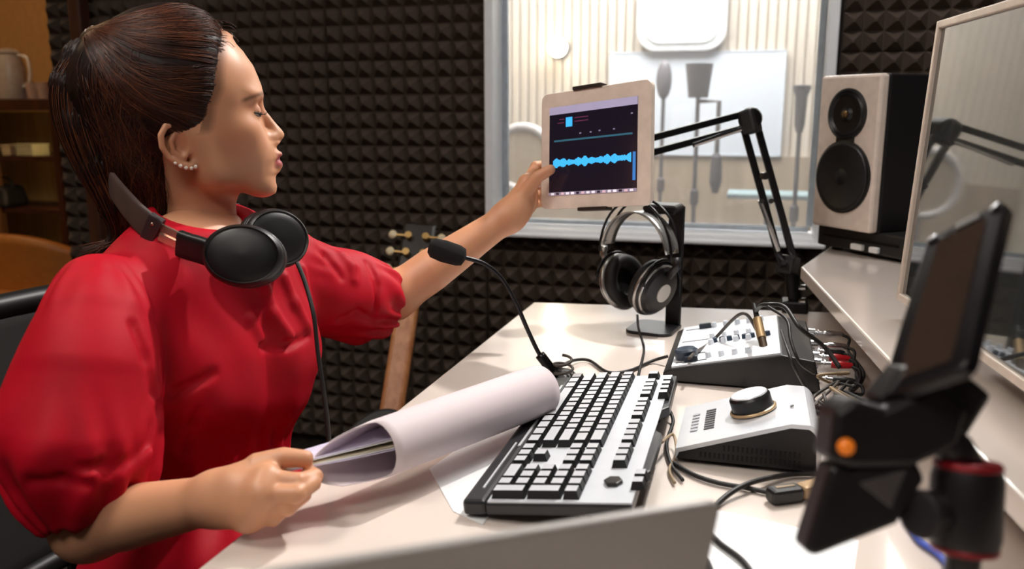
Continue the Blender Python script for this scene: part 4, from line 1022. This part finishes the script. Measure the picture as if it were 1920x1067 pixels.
for i in range(760):
    y = rn.uniform(25, 262); hx = float(np.interp(y, HL[:, 0], HL[:, 1]))+rn.uniform(-46, 3); s = 1 if rn.random() < .85 else -1
    c = np.array((336, 164, 0.)); dx, dy = hx-c[0], y-c[1]; k2 = 1-(dx/150)**2-(dy/147)**2; z = 121*math.sqrt(max(k2, .002))
    z *= rn.uniform(.1, 1) if y < 110 else rn.uniform(.9, 1)
    a = np.array((hx, y, s*z)); b = np.array(TIE)+np.array((8, 3, rn.uniform(-9, 9)))
    pts = []
    for t in np.linspace(0, 1, 16):
        m_ = a*(1-t)+b*t; m_[1] += 26*math.sin(math.pi*t)*(1 if y > 130 else .3); m_[2] += s*40*math.sin(math.pi*t); pts.append(m_)
    lines.append(pts); lifts.append(rn.uniform(.1, 1.3))
for i in range(300):                             # long hair falling over the nape
    s = rn.choice((1, 1, 1, -1)); x0 = rn.uniform(200, 305); y0 = rn.uniform(110, 250); z0_ = s*rn.uniform(40, 100); x1 = 266+rn.uniform(-50, 42)
    P_ = [Vector((x0, y0, z0_)), Vector((x0*.6+x1*.4+rn.uniform(-4, 4), y0+60, z0_*.85)), Vector((x1, 345, s*rn.uniform(15, 54))), Vector((x1+rn.uniform(-6, 6), 425, s*rn.uniform(5, 44)))]
    lines.append([np.array(v) for v in spline(P_, 5)]); lifts.append(rn.uniform(.1, 1.3))
for pl in project(lines, lifts):
    r = rn.uniform(.5, 1.1)*HU; n_ = len(pl); (hi_ if rn.random() < .22 else st_).tube([Vector(from_q(v)-PO) for v in pl], [r*(.35+.65*min(1, j/3)) for j in range(n_)], 4)
for i in range(260):
    a0 = rn.uniform(0, 2*math.pi); rr = rn.uniform(.75, 1.12); end = rn.choice((5, 6, 7, 7)); pts = []
    P_ = [np.array(PTq[j])+PR[j]*rr*np.array((math.cos(a0+.15*j), .15*math.sin(a0), math.sin(a0+.15*j))) for j in range(end+1)]
    if end == 7: P_[-1] = P_[-1]+np.array((rn.uniform(-50, 20), rn.uniform(-8, 22), rn.uniform(-30, 30)))
    sp = spline([Vector(from_q(x)-PO) for x in P_], 4); r = rn.uniform(.5, 1.2)*HU
    (hi_ if rn.random() < .4 else st_).tube(sp, [r*min(1, .3+.1*(len(sp)-j)) for j in range(len(sp))], 4)
for i in range(90):                             # soft hairline, strands growing back from the skin
    y = rn.uniform(78, 250); hx = float(np.interp(y, HL[:, 0], HL[:, 1])); a = np.array((hx+rn.uniform(0, 9), y+rn.uniform(-4, 4), 0.)); k2 = 1-((a[0]-336)/150)**2-((a[1]-164)/147)**2; a[2] = 121*math.sqrt(max(k2, .002))*rn.uniform(.86, .93)
    b = a+np.array((-rn.uniform(18, 40), rn.uniform(-12, 4), 6)); m_ = (a+b)/2+np.array((0, -2, 5)); st_.tube([Vector(from_q(x)-PO) for x in spline([Vector(x) for x in (a, m_, b)], 3)], .5*HU, 4)
for i in range(46):                              # loose short hairs over the forehead, temple and nape
    if i < 20: a = np.array((rn.uniform(395, 428), rn.uniform(45, 95), rn.uniform(-30, 60))); dv = np.array((rn.uniform(10, 34), rn.uniform(-8, 16), rn.uniform(-10, 10)))
    elif i < 36: a = np.array((rn.uniform(372, 388), rn.uniform(236, 250), rn.uniform(88, 95))); dv = np.array((rn.uniform(-6, 6), rn.uniform(10, 24), rn.uniform(1, 4)))
    else: a = np.array((rn.uniform(300, 312), rn.uniform(310, 360), rn.uniform(30, 55))); dv = np.array((rn.uniform(0, 8), rn.uniform(20, 50), 0))
    P_ = [a, a+dv*.5+np.array((3, -4, 2)), a+dv]; st_.tube([Vector(from_q(x)-PO) for x in spline([Vector(x) for x in P_], 4)], .45*HU, 4)
so = st_.build('hair_strands', hair_s, person, smooth=True); so['kind'] = 'stuff'
so = hi_.build('hair_lit_strands', mat('hair_lit_brown', '#5c331e', .42, var=.4, scale=30, spec=.35), person, smooth=True); so['kind'] = 'stuff'  # lighter brown strands put the highlights of light into the hair colour
tie = MB()
for k in range(3): tie.tube([Vector(from_q(TIE+np.array((-3+5*k+4*math.cos(a), 2-2*k+(17+k)*math.cos(a), (18+k)*math.sin(a))))-PO) for a in [2*math.pi*j/16 for j in range(16)]], 3.4*HU, 8, closed=True)
tie.build('hair_tie', mat('tie_silver', '#b9aca8', .3, .4), person, smooth=True)
# ------------------------------------------------------------------ blouse with puff sleeves, and skirt
def w3s(l): return [W3(*x) for x in l]
SR = w3s([(180, 545, .945), (180, 605, .925), (166, 700, .905), (150, 820, .895), (158, 885, .895)]); SRr = [.040, .050, .064, .076, .066]
CR = w3s([(160, 900, .897), (176, 958, .898)])
SL = w3s([(548, 490, 1.215), (600, 545, 1.26), (655, 555, 1.30), (690, 565, 1.325)]); SLr = [.044, .058, .063, .055]
CL = w3s([(680, 562, 1.32), (722, 562, 1.345)])
def folds(p):
    t = tb(p)
    return t
def blouse(p):
    t = tb(p)
    d = smin(torso(p), neckd(to_q(p))*HU, .045)-.010
    d = smin(d, cap(t, (-.004, 0, -.03), (-.002, 0, .022), .062, .054), .03)
    # pleats falling from the collar over the bust, and gathers at the waist
    fr = np.clip((t[:, 0]-.0)/.05, 0, 1)*np.exp(-((t[:, 2]+.10)/.075)**2)
    d = d+.0016*np.sin(t[:, 1]*95+t[:, 2]*38+1.5*np.sin(t[:, 2]*22))*fr
    wv = np.exp(-((t[:, 2]+.25)/.05)**2); d = d+.0016*np.sin(np.arctan2(t[:, 1], t[:, 0])*16+t[:, 2]*20)*wv
    d = d+.0025*np.sin(t[:, 2]*60+t[:, 1]*25+t[:, 0]*30)*np.exp(-((t[:, 2]+.2)/.06)**2)
    def sleeve(pts, rs, c, cr, sg):
        s = chain(p, pts, rs, .03)
        ax = pts[-1]-pts[0]; L = np.linalg.norm(ax); ax = ax/L; rel = p-pts[0]; h = rel@ax; rad = rel-h[:, None]*ax
        u = np.cross(ax, np.array((.3, .2, 1), F32)); u /= np.linalg.norm(u); w = np.cross(ax, u); ph = np.arctan2(rad@w, rad@u)
        hh = h/L
        gath = np.clip((hh-.55)/.45, 0, 1)**2*.004+np.exp(-((hh-.02)/.16)**2)*.0012
        s = s+gath*np.sin(ph*13+2*np.sin(ph*3+hh*5))+.0025*np.sin(hh*7+ph*2+1.2*np.sin(ph*2))*np.clip(hh, 0, 1)
        e = cap(p, c[0], c[1], cr, cr*.98); axc = c[1]-c[0]; axc = axc/np.linalg.norm(axc); e = smax(e, (p-c[1])@axc, .004)
        return smin(s, e, .012)
    d = smin(d, sleeve(SR, SRr, CR, .055, 1), .022); d = smin(d, sleeve(SL, SLr, CL, .047, -1), .022)
    for a_, b_, r_, sg_ in CREASE:
        d = smin(d, cap(p, a_, b_, r_, r_*.6), .012) if sg_ > 0 else smax(d, -cap(p, a_, b_, r_, r_*.6), .009)
    # opening of each cuff and of the collar
    for c, r in ((CR, .051), (CL, .043)):
        ax = c[1]-c[0]; ax = ax/np.linalg.norm(ax); d = smax(d, -cap(p, c[1]-ax*.03, c[1]+ax*.08, r*.92, r), .003)
    d = smax(d, -cap(t, (-.004, 0, .005), (.0, 0, .14), .0485, .053), .004)
    d = smax(d, t[:, 2]-.058+.30*t[:, 0], .006)
    d = smax(d, -(t[:, 2]+.285)+.0*t[:, 0], .006)
    return d*.85
CREASE = []
def hit(px, py):
    r = np.array(ray(px, py), F32); r /= np.linalg.norm(r); c = np.array(CAM, F32); t = .6
    for _ in range(80):
        v = float(blouse((c+r*t)[None])[0]); t += v*.9
        if abs(v) < .0006: break
    return c+r*t
cr = []
for sg, rr, off, pts in ((1, .006, .002, [(498, 540), (512, 590), (545, 632)]), (1, .006, .002, [(532, 520), (552, 570), (576, 612)]), (1, .005, .002, [(566, 505), (580, 560)]), (1, .005, .002, [(470, 600), (490, 640)]),
                      (-1, .005, .001, [(492, 650), (540, 648), (578, 630)]), (-1, .006, 0, [(300, 770), (335, 735), (400, 700)]), (-1, .005, 0, [(345, 850), (356, 800), (372, 770)]), (-1, .006, 0, [(290, 735), (276, 670), (252, 610)]),
                      (-1, .004, 0, [(150, 880), (190, 872), (225, 880)]), (-1, .005, 0, [(235, 870), (275, 850), (286, 800)]), (-1, .004, 0, [(60, 905), (110, 900), (165, 912)]), (1, .004, .001, [(200, 900), (250, 880), (280, 850)]),
                      (-1, .004, 0, [(690, 492), (708, 535), (700, 590)]), (1, .004, .001, [(640, 478), (660, 500), (664, 525)]), (-1, .004, 0, [(610, 480), (640, 520)]), (-1, .004, 0, [(640, 600), (670, 585), (700, 600)])):
    H_ = [hit(*q_)for q_ in pts]
    for i in range(len(H_)-1): cr.append((H_[i], H_[i+1], rr, sg))
CREASE[:] = cr
red = mat('red_crepe', '#b4021e', .62, var=.05, scale=25, bump=.1, spec=.22)
bv, bq = nets(blouse, *bbox(list(SR)+list(SL)+list(CR)+list(CL)+[MS+np.array((-.2, -.2, -.33)), MS+np.array((.2, .2, .08))], .10), .0028)
link('blouse', to_mesh('blouse', relax(bv, bq, 1)-PO, bq), red, person)
def skirt(p):
    t = tb(p); m = t.copy(); m[:, 1] = np.abs(m[:, 1])
    d = ell(t, (-.035, 0, -.30), (.094, .126, .10)); d = smin(d, ell(t, (-.032, 0, -.42), (.134, .176, .125)), .06)
    d = smin(d, cap(m, (0, .07, -.43), (.36, .10, -.41), .100, .078), .08)
    d = smax(d, t[:, 2]+.268, .006); d = smax(d, t[:, 0]-.34, .006)
    d = d+.003*np.sin(np.arctan2(t[:, 1], t[:, 0])*14)*np.exp(-((t[:, 2]+.30)/.05)**2)
    return d*.9
sv, sq = nets(skirt, *bbox([MS+np.array((-.25, -.3, -.62)), MS+np.array((.5, .3, -.2))], .03), .006)
link('skirt', to_mesh('skirt', relax(sv, sq, 1)-PO, sq), red, person)
shoe = MB()
for s in (-1, 1):
    f0 = MS+TB.T@np.array((.42, .10*s, 0)); f0[2] = 0
    Mx = Matrix.Translation(Vector((float(f0[0]-PO[0]), float(f0[1]-PO[1]), .0))) @ Matrix.Rotation(math.atan2(B3[1], B3[0]), 4, 'Z')
    MB().sphere((.07, 0, .04), (.13, .042, .04), 20, 10, Mx).build('shoe', blk, person, smooth=True)
# ================================================================== tablet in her hand
TL, TR, BL, BR = at(1007, 180, 1.405), at(1215, 148, 1.265), at(1022, 392, 1.40), at(1228, 384, 1.26)
tx = ((TR-TL)+(BR-BL)); Tw = tx.length/2; tx.normalize(); ty = ((TL-BL)+(TR-BR)); Th = ty.length/2; ty = (ty-ty.dot(tx)*tx).normalized(); tz = tx.cross(ty)
tc_ = (TL+TR+BL+BR)/4
tab = thing('tablet', 'white tablet showing a blue sound wave, held up by the woman', 'tablet', tc_)
TM = Matrix((tx, ty, tz)).transposed().to_4x4()
MB().prism(rrect(Tw, Th, .012), -.009, 0, TM).build('body', mat('tablet_white', '#eedfd2', .25, coat=.4), tab, bevel=.0015)
sx0, sx1, sy0, sy1 = -Tw/2+Tw*.085, Tw/2-Tw*.115, -Th/2+Th*.115, Th/2-Th*.125
sw, sh_ = sx1-sx0, sy1-sy0
def emi(name, col, e=1.0): return mat(name, col, .15, var=.03, emit=e, spec=.6)
scr = MB().box(((sx0+sx1)/2, (sy0+sy1)/2, .0003), (sw, sh_, .0008), TM).build('screen', emi('screen_dark', '#16121f', .6), tab)
def srect(u0, u1, v0, v1, m, nm, z=.0009):
    MB().box((sx0+sw*(u0+u1)/2, sy1-sh_*(v0+v1)/2, z), (sw*(u1-u0), sh_*(v1-v0), .0004), TM).build(nm, m, scr)
srect(0, 1, 0, .085, emi('ui_lavender', '#9a93b0', .75), 'title_bar')
srect(.20, .275, .13, .235, emi('ui_cyan', '#3aa5dd', 1.0), 'app_icon')
srect(.12, .18, .14, .15, emi('ui_rose', '#5a2a44', .8), 'menu_text'); srect(.30, .46, .14, .15, emi('ui_rose', '#5a2a44'), 'menu_text'); srect(.10, .18, .18, .19, emi('ui_rose', '#5a2a44'), 'menu_text'); srect(.30, .46, .18, .19, emi('ui_rose', '#5a2a44'), 'menu_text')
srect(.06, .95, .375, .395, emi('ui_teal', '#2c5566', .9), 'timeline_bar')
for u, v_ in ((.36, .315), (.48, .315), (.58, .31), (.74, .31), (.93, .165)): srect(u, u+.02, v_, v_+.015, emi('ui_grey', '#77728a', .8), 'tool_mark')
srect(.955, .985, .58, .88, emi('ui_blue', '#2f6cae', 1.0), 'level_bar')
srect(0, 1, .965, 1.0, emi('ui_dock', '#8a7f92', .7), 'dock_bar')
for i in range(16): srect(.03+.06*i, .065+.06*i, .970, .995, emi('dock%d' % (i % 4), ['#e6e0ea', '#2a2330', '#c7a9b4', '#d9d2dd'][i % 4], .8), 'dock_icon', .0012)
rw_ = random.Random(5); wv = MB(); N = 90; top_, bot_ = [], []
for i in range(N+1):
    u = .05+.89*i/N; amp = (.018+.030*abs(math.sin(i*.37)*math.sin(i*.11+.6))+.012*rw_.random()); c_ = .60+.02*0
    x = sx0+sw*u; yc = sy1-sh_*(.635); top_.append((x, yc+sh_*amp)); bot_.append((x, yc-sh_*amp))
for i in range(N): wv.add([(bot_[i][0], bot_[i][1], .0012), (bot_[i+1][0], bot_[i+1][1], .0012), (top_[i+1][0], top_[i+1][1], .0012), (top_[i][0], top_[i][1], .0012)], [(0, 1, 2, 3)], TM)
wv.build('sound_wave', emi('ui_cyan', '#3aa5dd', 1.0), scr)
dkb = mat('clip_brown', '#2c241f', .45)
MB().box((-.012, Th/2+.002, -.005), (.055, .006, .018), TM).build('clip', dkb, tab, bevel=.0015); MB().box((.0, -Th/2-.002, -.005), (.055, .006, .018), TM).build('clip', dkb, tab, bevel=.0015)
MB().box((-.006, 0, -.0135), (.03, Th, .006), TM).build('clip_bridge', dkb, tab)
# ================================================================== rolled papers in her right hand
pA = at(712, 842, .88); pB = at(1012, 732, 1.08); ax = (pB-pA); RL = ax.length; ax.normalize()
uu = Vector((0, 0, 1)); uu = (uu-uu.dot(ax)*ax).normalized(); ss = ax.cross(uu); 
if ss.dot(CAM-pA) < 0: ss = -ss
roll = thing('rolled_papers', 'sheaf of pale papers rolled up in the woman\'s right hand', 'paper', pA-uu*.03)
Or = pA-uu*.03
paper_l = mat('paper_lilac', '#d9ccd0', .7, var=.02, scale=6); paper_w = mat('paper_inner', '#cfc6dd', .7, var=.03, scale=6)
def rollfn(R0, turns, th0, lead):
    def fn(u, v):
        th = math.radians(th0)+2*math.pi*turns*v; R = R0+.0016*v
        st = lead(th)
        t = st+(RL-st)*u; k = 1-.35*max(0, -t/.12)
        Rr = R*(1+.06*t/RL)
        p = pA+ax*t+(ss*math.cos(th)*Rr*k+uu*math.sin(th)*Rr*(k if math.sin(th) > 0 else 1-.55*max(0, -t/.12)))
        return p-Or
    return fn
def lead1(th):
    c = math.cos(th); sn = math.sin(th)
    return -.062*max(0, -c)**1.3-.05*max(0, -sn)**2*(1 if c < .2 else max(0, 1-(c-.2)*2))-.004
MB().grid(rollfn(.0285, 1.10, 105, lead1), 24, 72).build('outer_sheet', paper_l, roll, smooth=True, solid=.0008)
h0 = at(456, 886, .817); h1 = at(742, 826, .90); hx_ = (h1-h0); hl_ = hx_.length; hx_.normalize(); hy = (ss-ss.dot(hx_)*hx_).normalized(); hz = hx_.cross(hy)
for i in range(5):
    wv_ = .0011*i; 
    f_ = lambda u, v, i=i: h0-Or+hx_*(hl_*(1.1*u)+.004*i)+hy*((v-.5)*(.030+.012*min(1, 1.6*u)-.002*i))+uu*(.0014*(i-2)*(.4+u)+.010*((v-.5)*2)**2*u*(1 if i > 2 else .3))
    MB().grid(f_, 12, 4).build('sheet', [paper_w, pap, mat('paper_cream', '#d8cdb4', .7), pap, paper_w][i], roll, smooth=True, solid=.0007)
# ================================================================== laptop in front of the camera
c1 = at(1345, 929, .45); c0 = at(330, 1076, .368); ld = (c0-c1); ld.z = 0; ld.normalize(); LWd = .33
away = Vector((-ld.y, ld.x, 0)); away = away if away.y > 0 else -away
topz = c1.z; hinge = c1+away*.045; hinge.z = DESK+.016
lap = thing('laptop', 'open grey laptop seen from behind its lid at the bottom edge', 'laptop', (hinge+ld*LWd/2).to_tuple()[:2]+(DESK,))
lo_ = Vector(lap.location); lu = (c1-hinge).normalized(); lh = (c1-hinge).length; lnrm = ld.cross(lu)
if lnrm.dot(CAM-c1) < 0: lnrm = -lnrm
LM = frame(hinge-lo_, ld, lu, lnrm)
lgrey = mat('laptop_grey', '#a09c99', .5, .2, var=.02, scale=10)
MB().prism([(x+LWd/2, y+lh/2) for x, y in rrect(LWd, lh, .008)], 0, .0055, LM).build('lid', lgrey, lap, bevel=.0015)
MB().prism([(x+LWd/2, y+lh/2) for x, y in rrect(LWd-.012, lh-.014, .005)], -.0008, 0, LM).build('display', mat('lap_screen', '#15161a', .1), lap)
BM = frame(Vector((hinge.x-lo_.x, hinge.y-lo_.y, 0)), ld, away, ld.cross(away))
sgn = 1 if ld.cross(away).z > 0 else -1
MB().box((LWd/2, .095, sgn*.008), (LWd, .19, .012), BM).build('base', lgrey, lap, bevel=.003)
MB().box((LWd/2, .07, sgn*.0142), (LWd-.04, .085, .001), BM).build('key_deck', mat('key_deck', '#1a1a1c', .5), lap)
MB().box((LWd/2, .15, sgn*.0142), (.1, .06, .001), BM).build('touchpad', mat('touchpad', '#7e7973', .4), lap)
MB().cyl(BM @ Vector((.02, .0, sgn*.012)), BM @ Vector((LWd-.02, .0, sgn*.012)), .005).build('hinge', blk, lap)
for x in (.03, LWd-.03):
    for y in (.02, .17): MB().box((x, y, sgn*.001), (.014, .014, .002), BM).build('rubber_foot', rub, lap)
mp_ = P(1272, 1088, DESK); ms = thing('computer_mouse', 'small dark mouse on the desk beside the laptop', 'mouse', (mp_.x, mp_.y, DESK), math.radians(20))
MB().sphere((0, 0, .012), (.028, .045, .018), 20, 12).build('shell', mat('mouse_dark', '#242428', .4), ms, smooth=True); MB().box((0, .025, .0285), (.006, .014, .006)).build('scroll_wheel', rub, ms, bevel=.002)
# ================================================================== phone clamp in the right foreground
D = .47
cb_ = at(1808, 1000, D); cbase = Vector((cb_.x, cb_.y, DESK))
clp = thing('phone_clamp', 'black phone clamp on a short post with red ringed ball joint, out of focus', 'clamp', cbase)
def cl3(px, py, d=D): return at(px, py, d)-cbase
mk = mat('clamp_black', '#171415', .4, var=.15); mk2 = mat('clamp_grey', '#2d2a2b', .4, .3); redr = mat('ring_red', '#8c1620', .35, .3)
MB().lathe([(0, 0), (.055, 0), (.055, .008), (.02, .014), (.012, .02), (0, .02)], 36).build('base', mk, clp, smooth=40)
jb = cl3(1808, 1030); jt = cl3(1815, 868); MB().cyl((0, 0, .015), jb, .009).build('post', mk2, clp)
M_ = Matrix.Translation(jb) @ (jt-jb).to_track_quat('Z', 'Y').to_matrix().to_4x4(); Lj = (jt-jb).length
MB().lathe([(.010, 0), (.017, .002), (.0185, .008), (.0185, Lj-.008), (.017, Lj-.002), (.010, Lj)], 32, M_).build('ball_joint', mk, clp, smooth=40)
MB().lathe([(.0165, -.001), (.0178, .001), (.0165, .003)], 32, M_).build('red_ring', redr, clp, smooth=True); MB().lathe([(.0165, Lj-.004), (.0178, Lj-.001), (.0165, Lj+.001)], 32, M_).build('red_ring', redr, clp, smooth=True)
MB().cyl(cl3(1772, 960), cl3(1722, 965, D-.01), .011, .0135, 24).build('tightening_knob', mk2, clp, bevel=.002)
VM = lambda d: frame(at(960, 533.5, d)-cbase, RGT, UPV, -FWD)
def slab(poly, d, th, nm, m, bev=.003, parent=None, tilt=0):
    k = d/FPX; pl_ = [((x-960)*k, -(y-533.5)*k) for x, y in poly]
    return MB().prism(pl_, -th, 0, VM(d)).build(nm, m, parent or clp, bevel=bev)
slab([(1556, 868), (1568, 770), (1602, 745), (1660, 765), (1770, 715), (1822, 770), (1800, 838), (1712, 878), (1600, 880)], D-.012, .03, 'clamp_body', mk, .004)
slab([(1690, 735), (1800, 690), (1866, 742), (1806, 838), (1760, 850), (1720, 800)], D+.005, .03, 'clamp_slider', mk, .004)
slab([(1560, 872), (1600, 880), (1720, 862), (1738, 900), (1684, 985), (1530, 1046), (1509, 1036)], D-.008, .022, 'lower_jaw', mk, .004)
slab([(1608, 905), (1702, 880), (1672, 955)], D-.0085, .004, 'jaw_highlight', mat('highlight_grey', '#4f4a49', .35), .001)  # grey highlight on the lower jaw, built as a thin plate
slab([(1640, 750), (1690, 690), (1760, 670), (1800, 700), (1740, 730), (1660, 766)], D-.004, .02, 'upper_jaw', mk, .003)
lc = cl3(1586, 838, D-.0125); MB().sphere(lc, .0046, 16, 10).build('indicator_light', mat('amber_glow', '#c4661a', .3, var=.02, emit=.55), clp, smooth=True)
# arm from joint to body
MB().tube([jt*.9+jb*.1, cl3(1790, 840, D), cl3(1740, 800, D-.002)], .010, 12).build('neck', mk, clp, smooth=True)
# the phone gripped by the clamp
ph = thing('smartphone', 'black smartphone held upright in the blurred clamp', 'phone', cl3(1690, 745, D)+cbase)
f_bl, f_br = at(1645, 748, .470), at(1812, 690, .425)
f_tl = at(1738, 448, perp_depth((1738, 448), f_bl, (f_br-f_bl).normalized(), .42, .75))
px_ = (f_br-f_bl); pw = px_.length; px_.normalize(); py_ = (f_tl-f_bl); phh = py_.length; py_ = (py_-py_.dot(px_)*px_).normalized(); pz_ = px_.cross(py_)
PM = frame(f_bl-Vector(ph.location), px_, py_, pz_)
pol = [((0, 0)), (pw, 0), (pw, phh), (0, phh)]
MB().prism([(x+pw/2, y+phh/2) for x, y in rrect(pw, phh, .008)], -.008, 0, PM).build('body', mat('phone_black', '#121013', .25), ph, bevel=.0015)
MB().prism([(x+pw/2, y+phh/2) for x, y in rrect(pw*.62, phh*.86, .003)], 0, .0004, PM).build('screen', mat('phone_reflection', '#3a2e28', .06, spec=.9), ph)  # brown base colour holds the reflection seen in the dark glass
for x in (.10, .9): MB().lathe([(.0042, 0), (.0042, .001), (0, .0014)], 20, PM @ Matrix.Translation((pw*x, phh*.965, 0))).build('edge_glint', chrome, ph, smooth=40)  # glints of the metallic top edge, built as chrome dots
MB().box((pw*.55, phh*.97, .0005), (pw*.3, .006, .001), PM).build('edge_highlight', mat('bar_grey', '#8d8a88', .3, .5), ph)  # pale highlight along the top edge, built as a grey bar
# ================================================================== headphones around her neck
nh0 = at(465, 468, 1.0)
nhp = thing('headphones', 'black headphones with brown band resting around the woman\'s neck', 'headphones', nh0)
N0 = Vector(nh0)
def nl(px, py, d): return at(px, py, d)-N0
band_m = mat('band_leather', '#4a3c38', .45, var=.1); gold_r = mat('rose_gold', '#d8b3a0', .25, .8); cupm = mat('cup_black', '#121213', .42, var=.1)
bpts = [nl(297, 437, .985), nl(280, 425, .985), nl(255, 402, .99), nl(226, 368, 1.005), nl(207, 342, 1.04), nl(209, 333, 1.09), nl(240, 345, 1.13), nl(300, 375, 1.165), nl(380, 400, 1.17), nl(450, 405, 1.15)]
sp_ = spline(bpts, 6)
def ribbon(pts, w, th, dirf):
    b = MB(); n = len(pts); K = 16
    for i in range(n):
        t = (pts[min(i+1, n-1)]-pts[max(i-1, 0)]).normalized(); u = dirf(i/(n-1)); u = (u-u.dot(t)*t).normalized(); v = t.cross(u)
        for k in range(K):
            a = 2*math.pi*(k+.5)/K; c, s_ = math.cos(a), math.sin(a); e = .45
            b.v.append(tuple(pts[i]+u*w/2*math.copysign(abs(c)**e, c)+v*th/2*math.copysign(abs(s_)**e, s_)))
    for i in range(n-1):
        for k in range(K): k2 = (k+1) % K; b.f.append((i*K+k, i*K+k2, (i+1)*K+k2, (i+1)*K+k))
    b.f += [tuple(range(K)), tuple(range(K*n-1, K*n-K-1, -1))]; return b
updir = lambda t: Vector((0.15, -.1, 1))
ribbon(sp_, .034, .007, updir).build('headband', band_m, nhp, smooth=50)
ribbon([p for p in sp_[0:8]], .037, .010, updir).build('band_pad', mat('band_dark', '#33292a', .4), nhp, smooth=50)
MB().sphere(nl(286, 420, .978), .0022, 10, 8).build('rivet', gold_r, nhp, smooth=True)
for k in (-1, 1):
    MB().bar(nl(298, 434+9*k, .984), nl(345, 456+9*k, .978), .004, .010).build('slider', gold_r, nhp, bevel=.001)
ribbon([nl(336, 456, .978), nl(355, 463, .974), nl(380, 470, .970), nl(406, 480, .968)], .031, .012, lambda t: Vector((.25, -.1, 1))).build('arm', cupm, nhp, smooth=50)
def cupset(c, n, upd, rx, ry, nm):
    n = n.normalized(); u = (upd-upd.dot(n)*n).normalized(); x = u.cross(n); M = frame(c, x*rx, u*ry, n)
    o = MB().lathe([(0, -.004), (.93, -.004), (1.0, 0), (1.0, .008), (.95, .013), (.90, .015), (.86, .0135), (.82, .0145), (.6, .0165), (0, .0175)], 48, M).build('earcup', cupm, nhp, smooth=30)
    MB().lathe([(1.0, .0), (1.02, .003), (1.0, .006)], 48, M).build('rim', mat('cup_rim', '#2b2b2e', .25, .4), o, smooth=True)
    MB().lathe([(.5, -.004), (.55, -.020), (.72, -.028), (.92, -.024), (1.02, -.014), (.97, -.004)], 48, M).build('ear_cushion', mat('cushion_soft', '#151314', .5), o, smooth=True)
    return o
viewn = (CAM-at(465, 468, 1.0)).normalized()
cupset(nl(458, 480, .972), viewn*.95+RGT*-.16+UPV*.10, UPV+RGT*.10, .0445, .035, 'near')
cupset(nl(515, 448, 1.055), (viewn*.9+RGT*.45+UPV*.12), UPV+RGT*.2, .041, .036, 'far')
# far cup's outer shell catches the light
cable('headphone_cable', [nl(557, 492, 1.0)+N0, at(572, 530, .995), at(588, 590, .985), at(596, 660, .985), at(606, 730, .985), at(614, 790, .985), at(616, 850, .99), at(600, 930, 1.0), at(560, 990, 1.0)], .0026, rub, 'black cable hanging from the neck headphones over the red blouse')
# ================================================================== office chair behind her
och = thing('office_chair', 'black mesh office chair on which the woman sits', 'chair', (float(MS[0])-.03, float(MS[1]), 0), math.atan2(float(B3[1]), float(B3[0])))
mesh_m = mat('chair_mesh', '#191715', .8, var=.3, scale=500); cf = mat('chair_frame', '#101010', .45)
MB().prism(rrect(.48, .5, .09), .40, .455).build('seat', mesh_m, och, bevel=.02, seg=3)
def cback(u, v):
    a = (u-.5)*2; return (-.265-.05*v+.05*a*a, a*.235, .50+.375*v)
MB().grid(cback, 16, 12).build('backrest', mesh_m, och, smooth=True, solid=.012)
fr = [Vector(cback(u, 1)) for u in [k/16 for k in range(17)]]
MB().tube([Vector(cback(0, k/8)) for k in range(8)]+fr+[Vector(cback(1, 1-k/8)) for k in range(1, 9)]+[Vector(cback(1-k/16, 0)) for k in range(1, 17)], .017, 10, closed=True).build('back_frame', cf, och, smooth=True)
MB().cyl((0, 0, .06), (0, 0, .41), .026).build('column', cf, och)
MB().tube([(-.10, 0, .40), (-.26, 0, .40), (-.29, 0, .55)], .02, 10).build('back_support', cf, och)
for k in range(5):
    a = 2*math.pi*k/5+.3; e = Vector((.28*math.cos(a), .28*math.sin(a), .065)); lg = MB().bar((0, 0, .085), e, .035, .025).build('leg', cf, och, bevel=.005)
    MB().cyl(e+Vector((-.02*math.sin(a), .02*math.cos(a), -.037)), e+Vector((.02*math.sin(a), -.02*math.cos(a), -.037)), .028).build('caster', cf, lg)
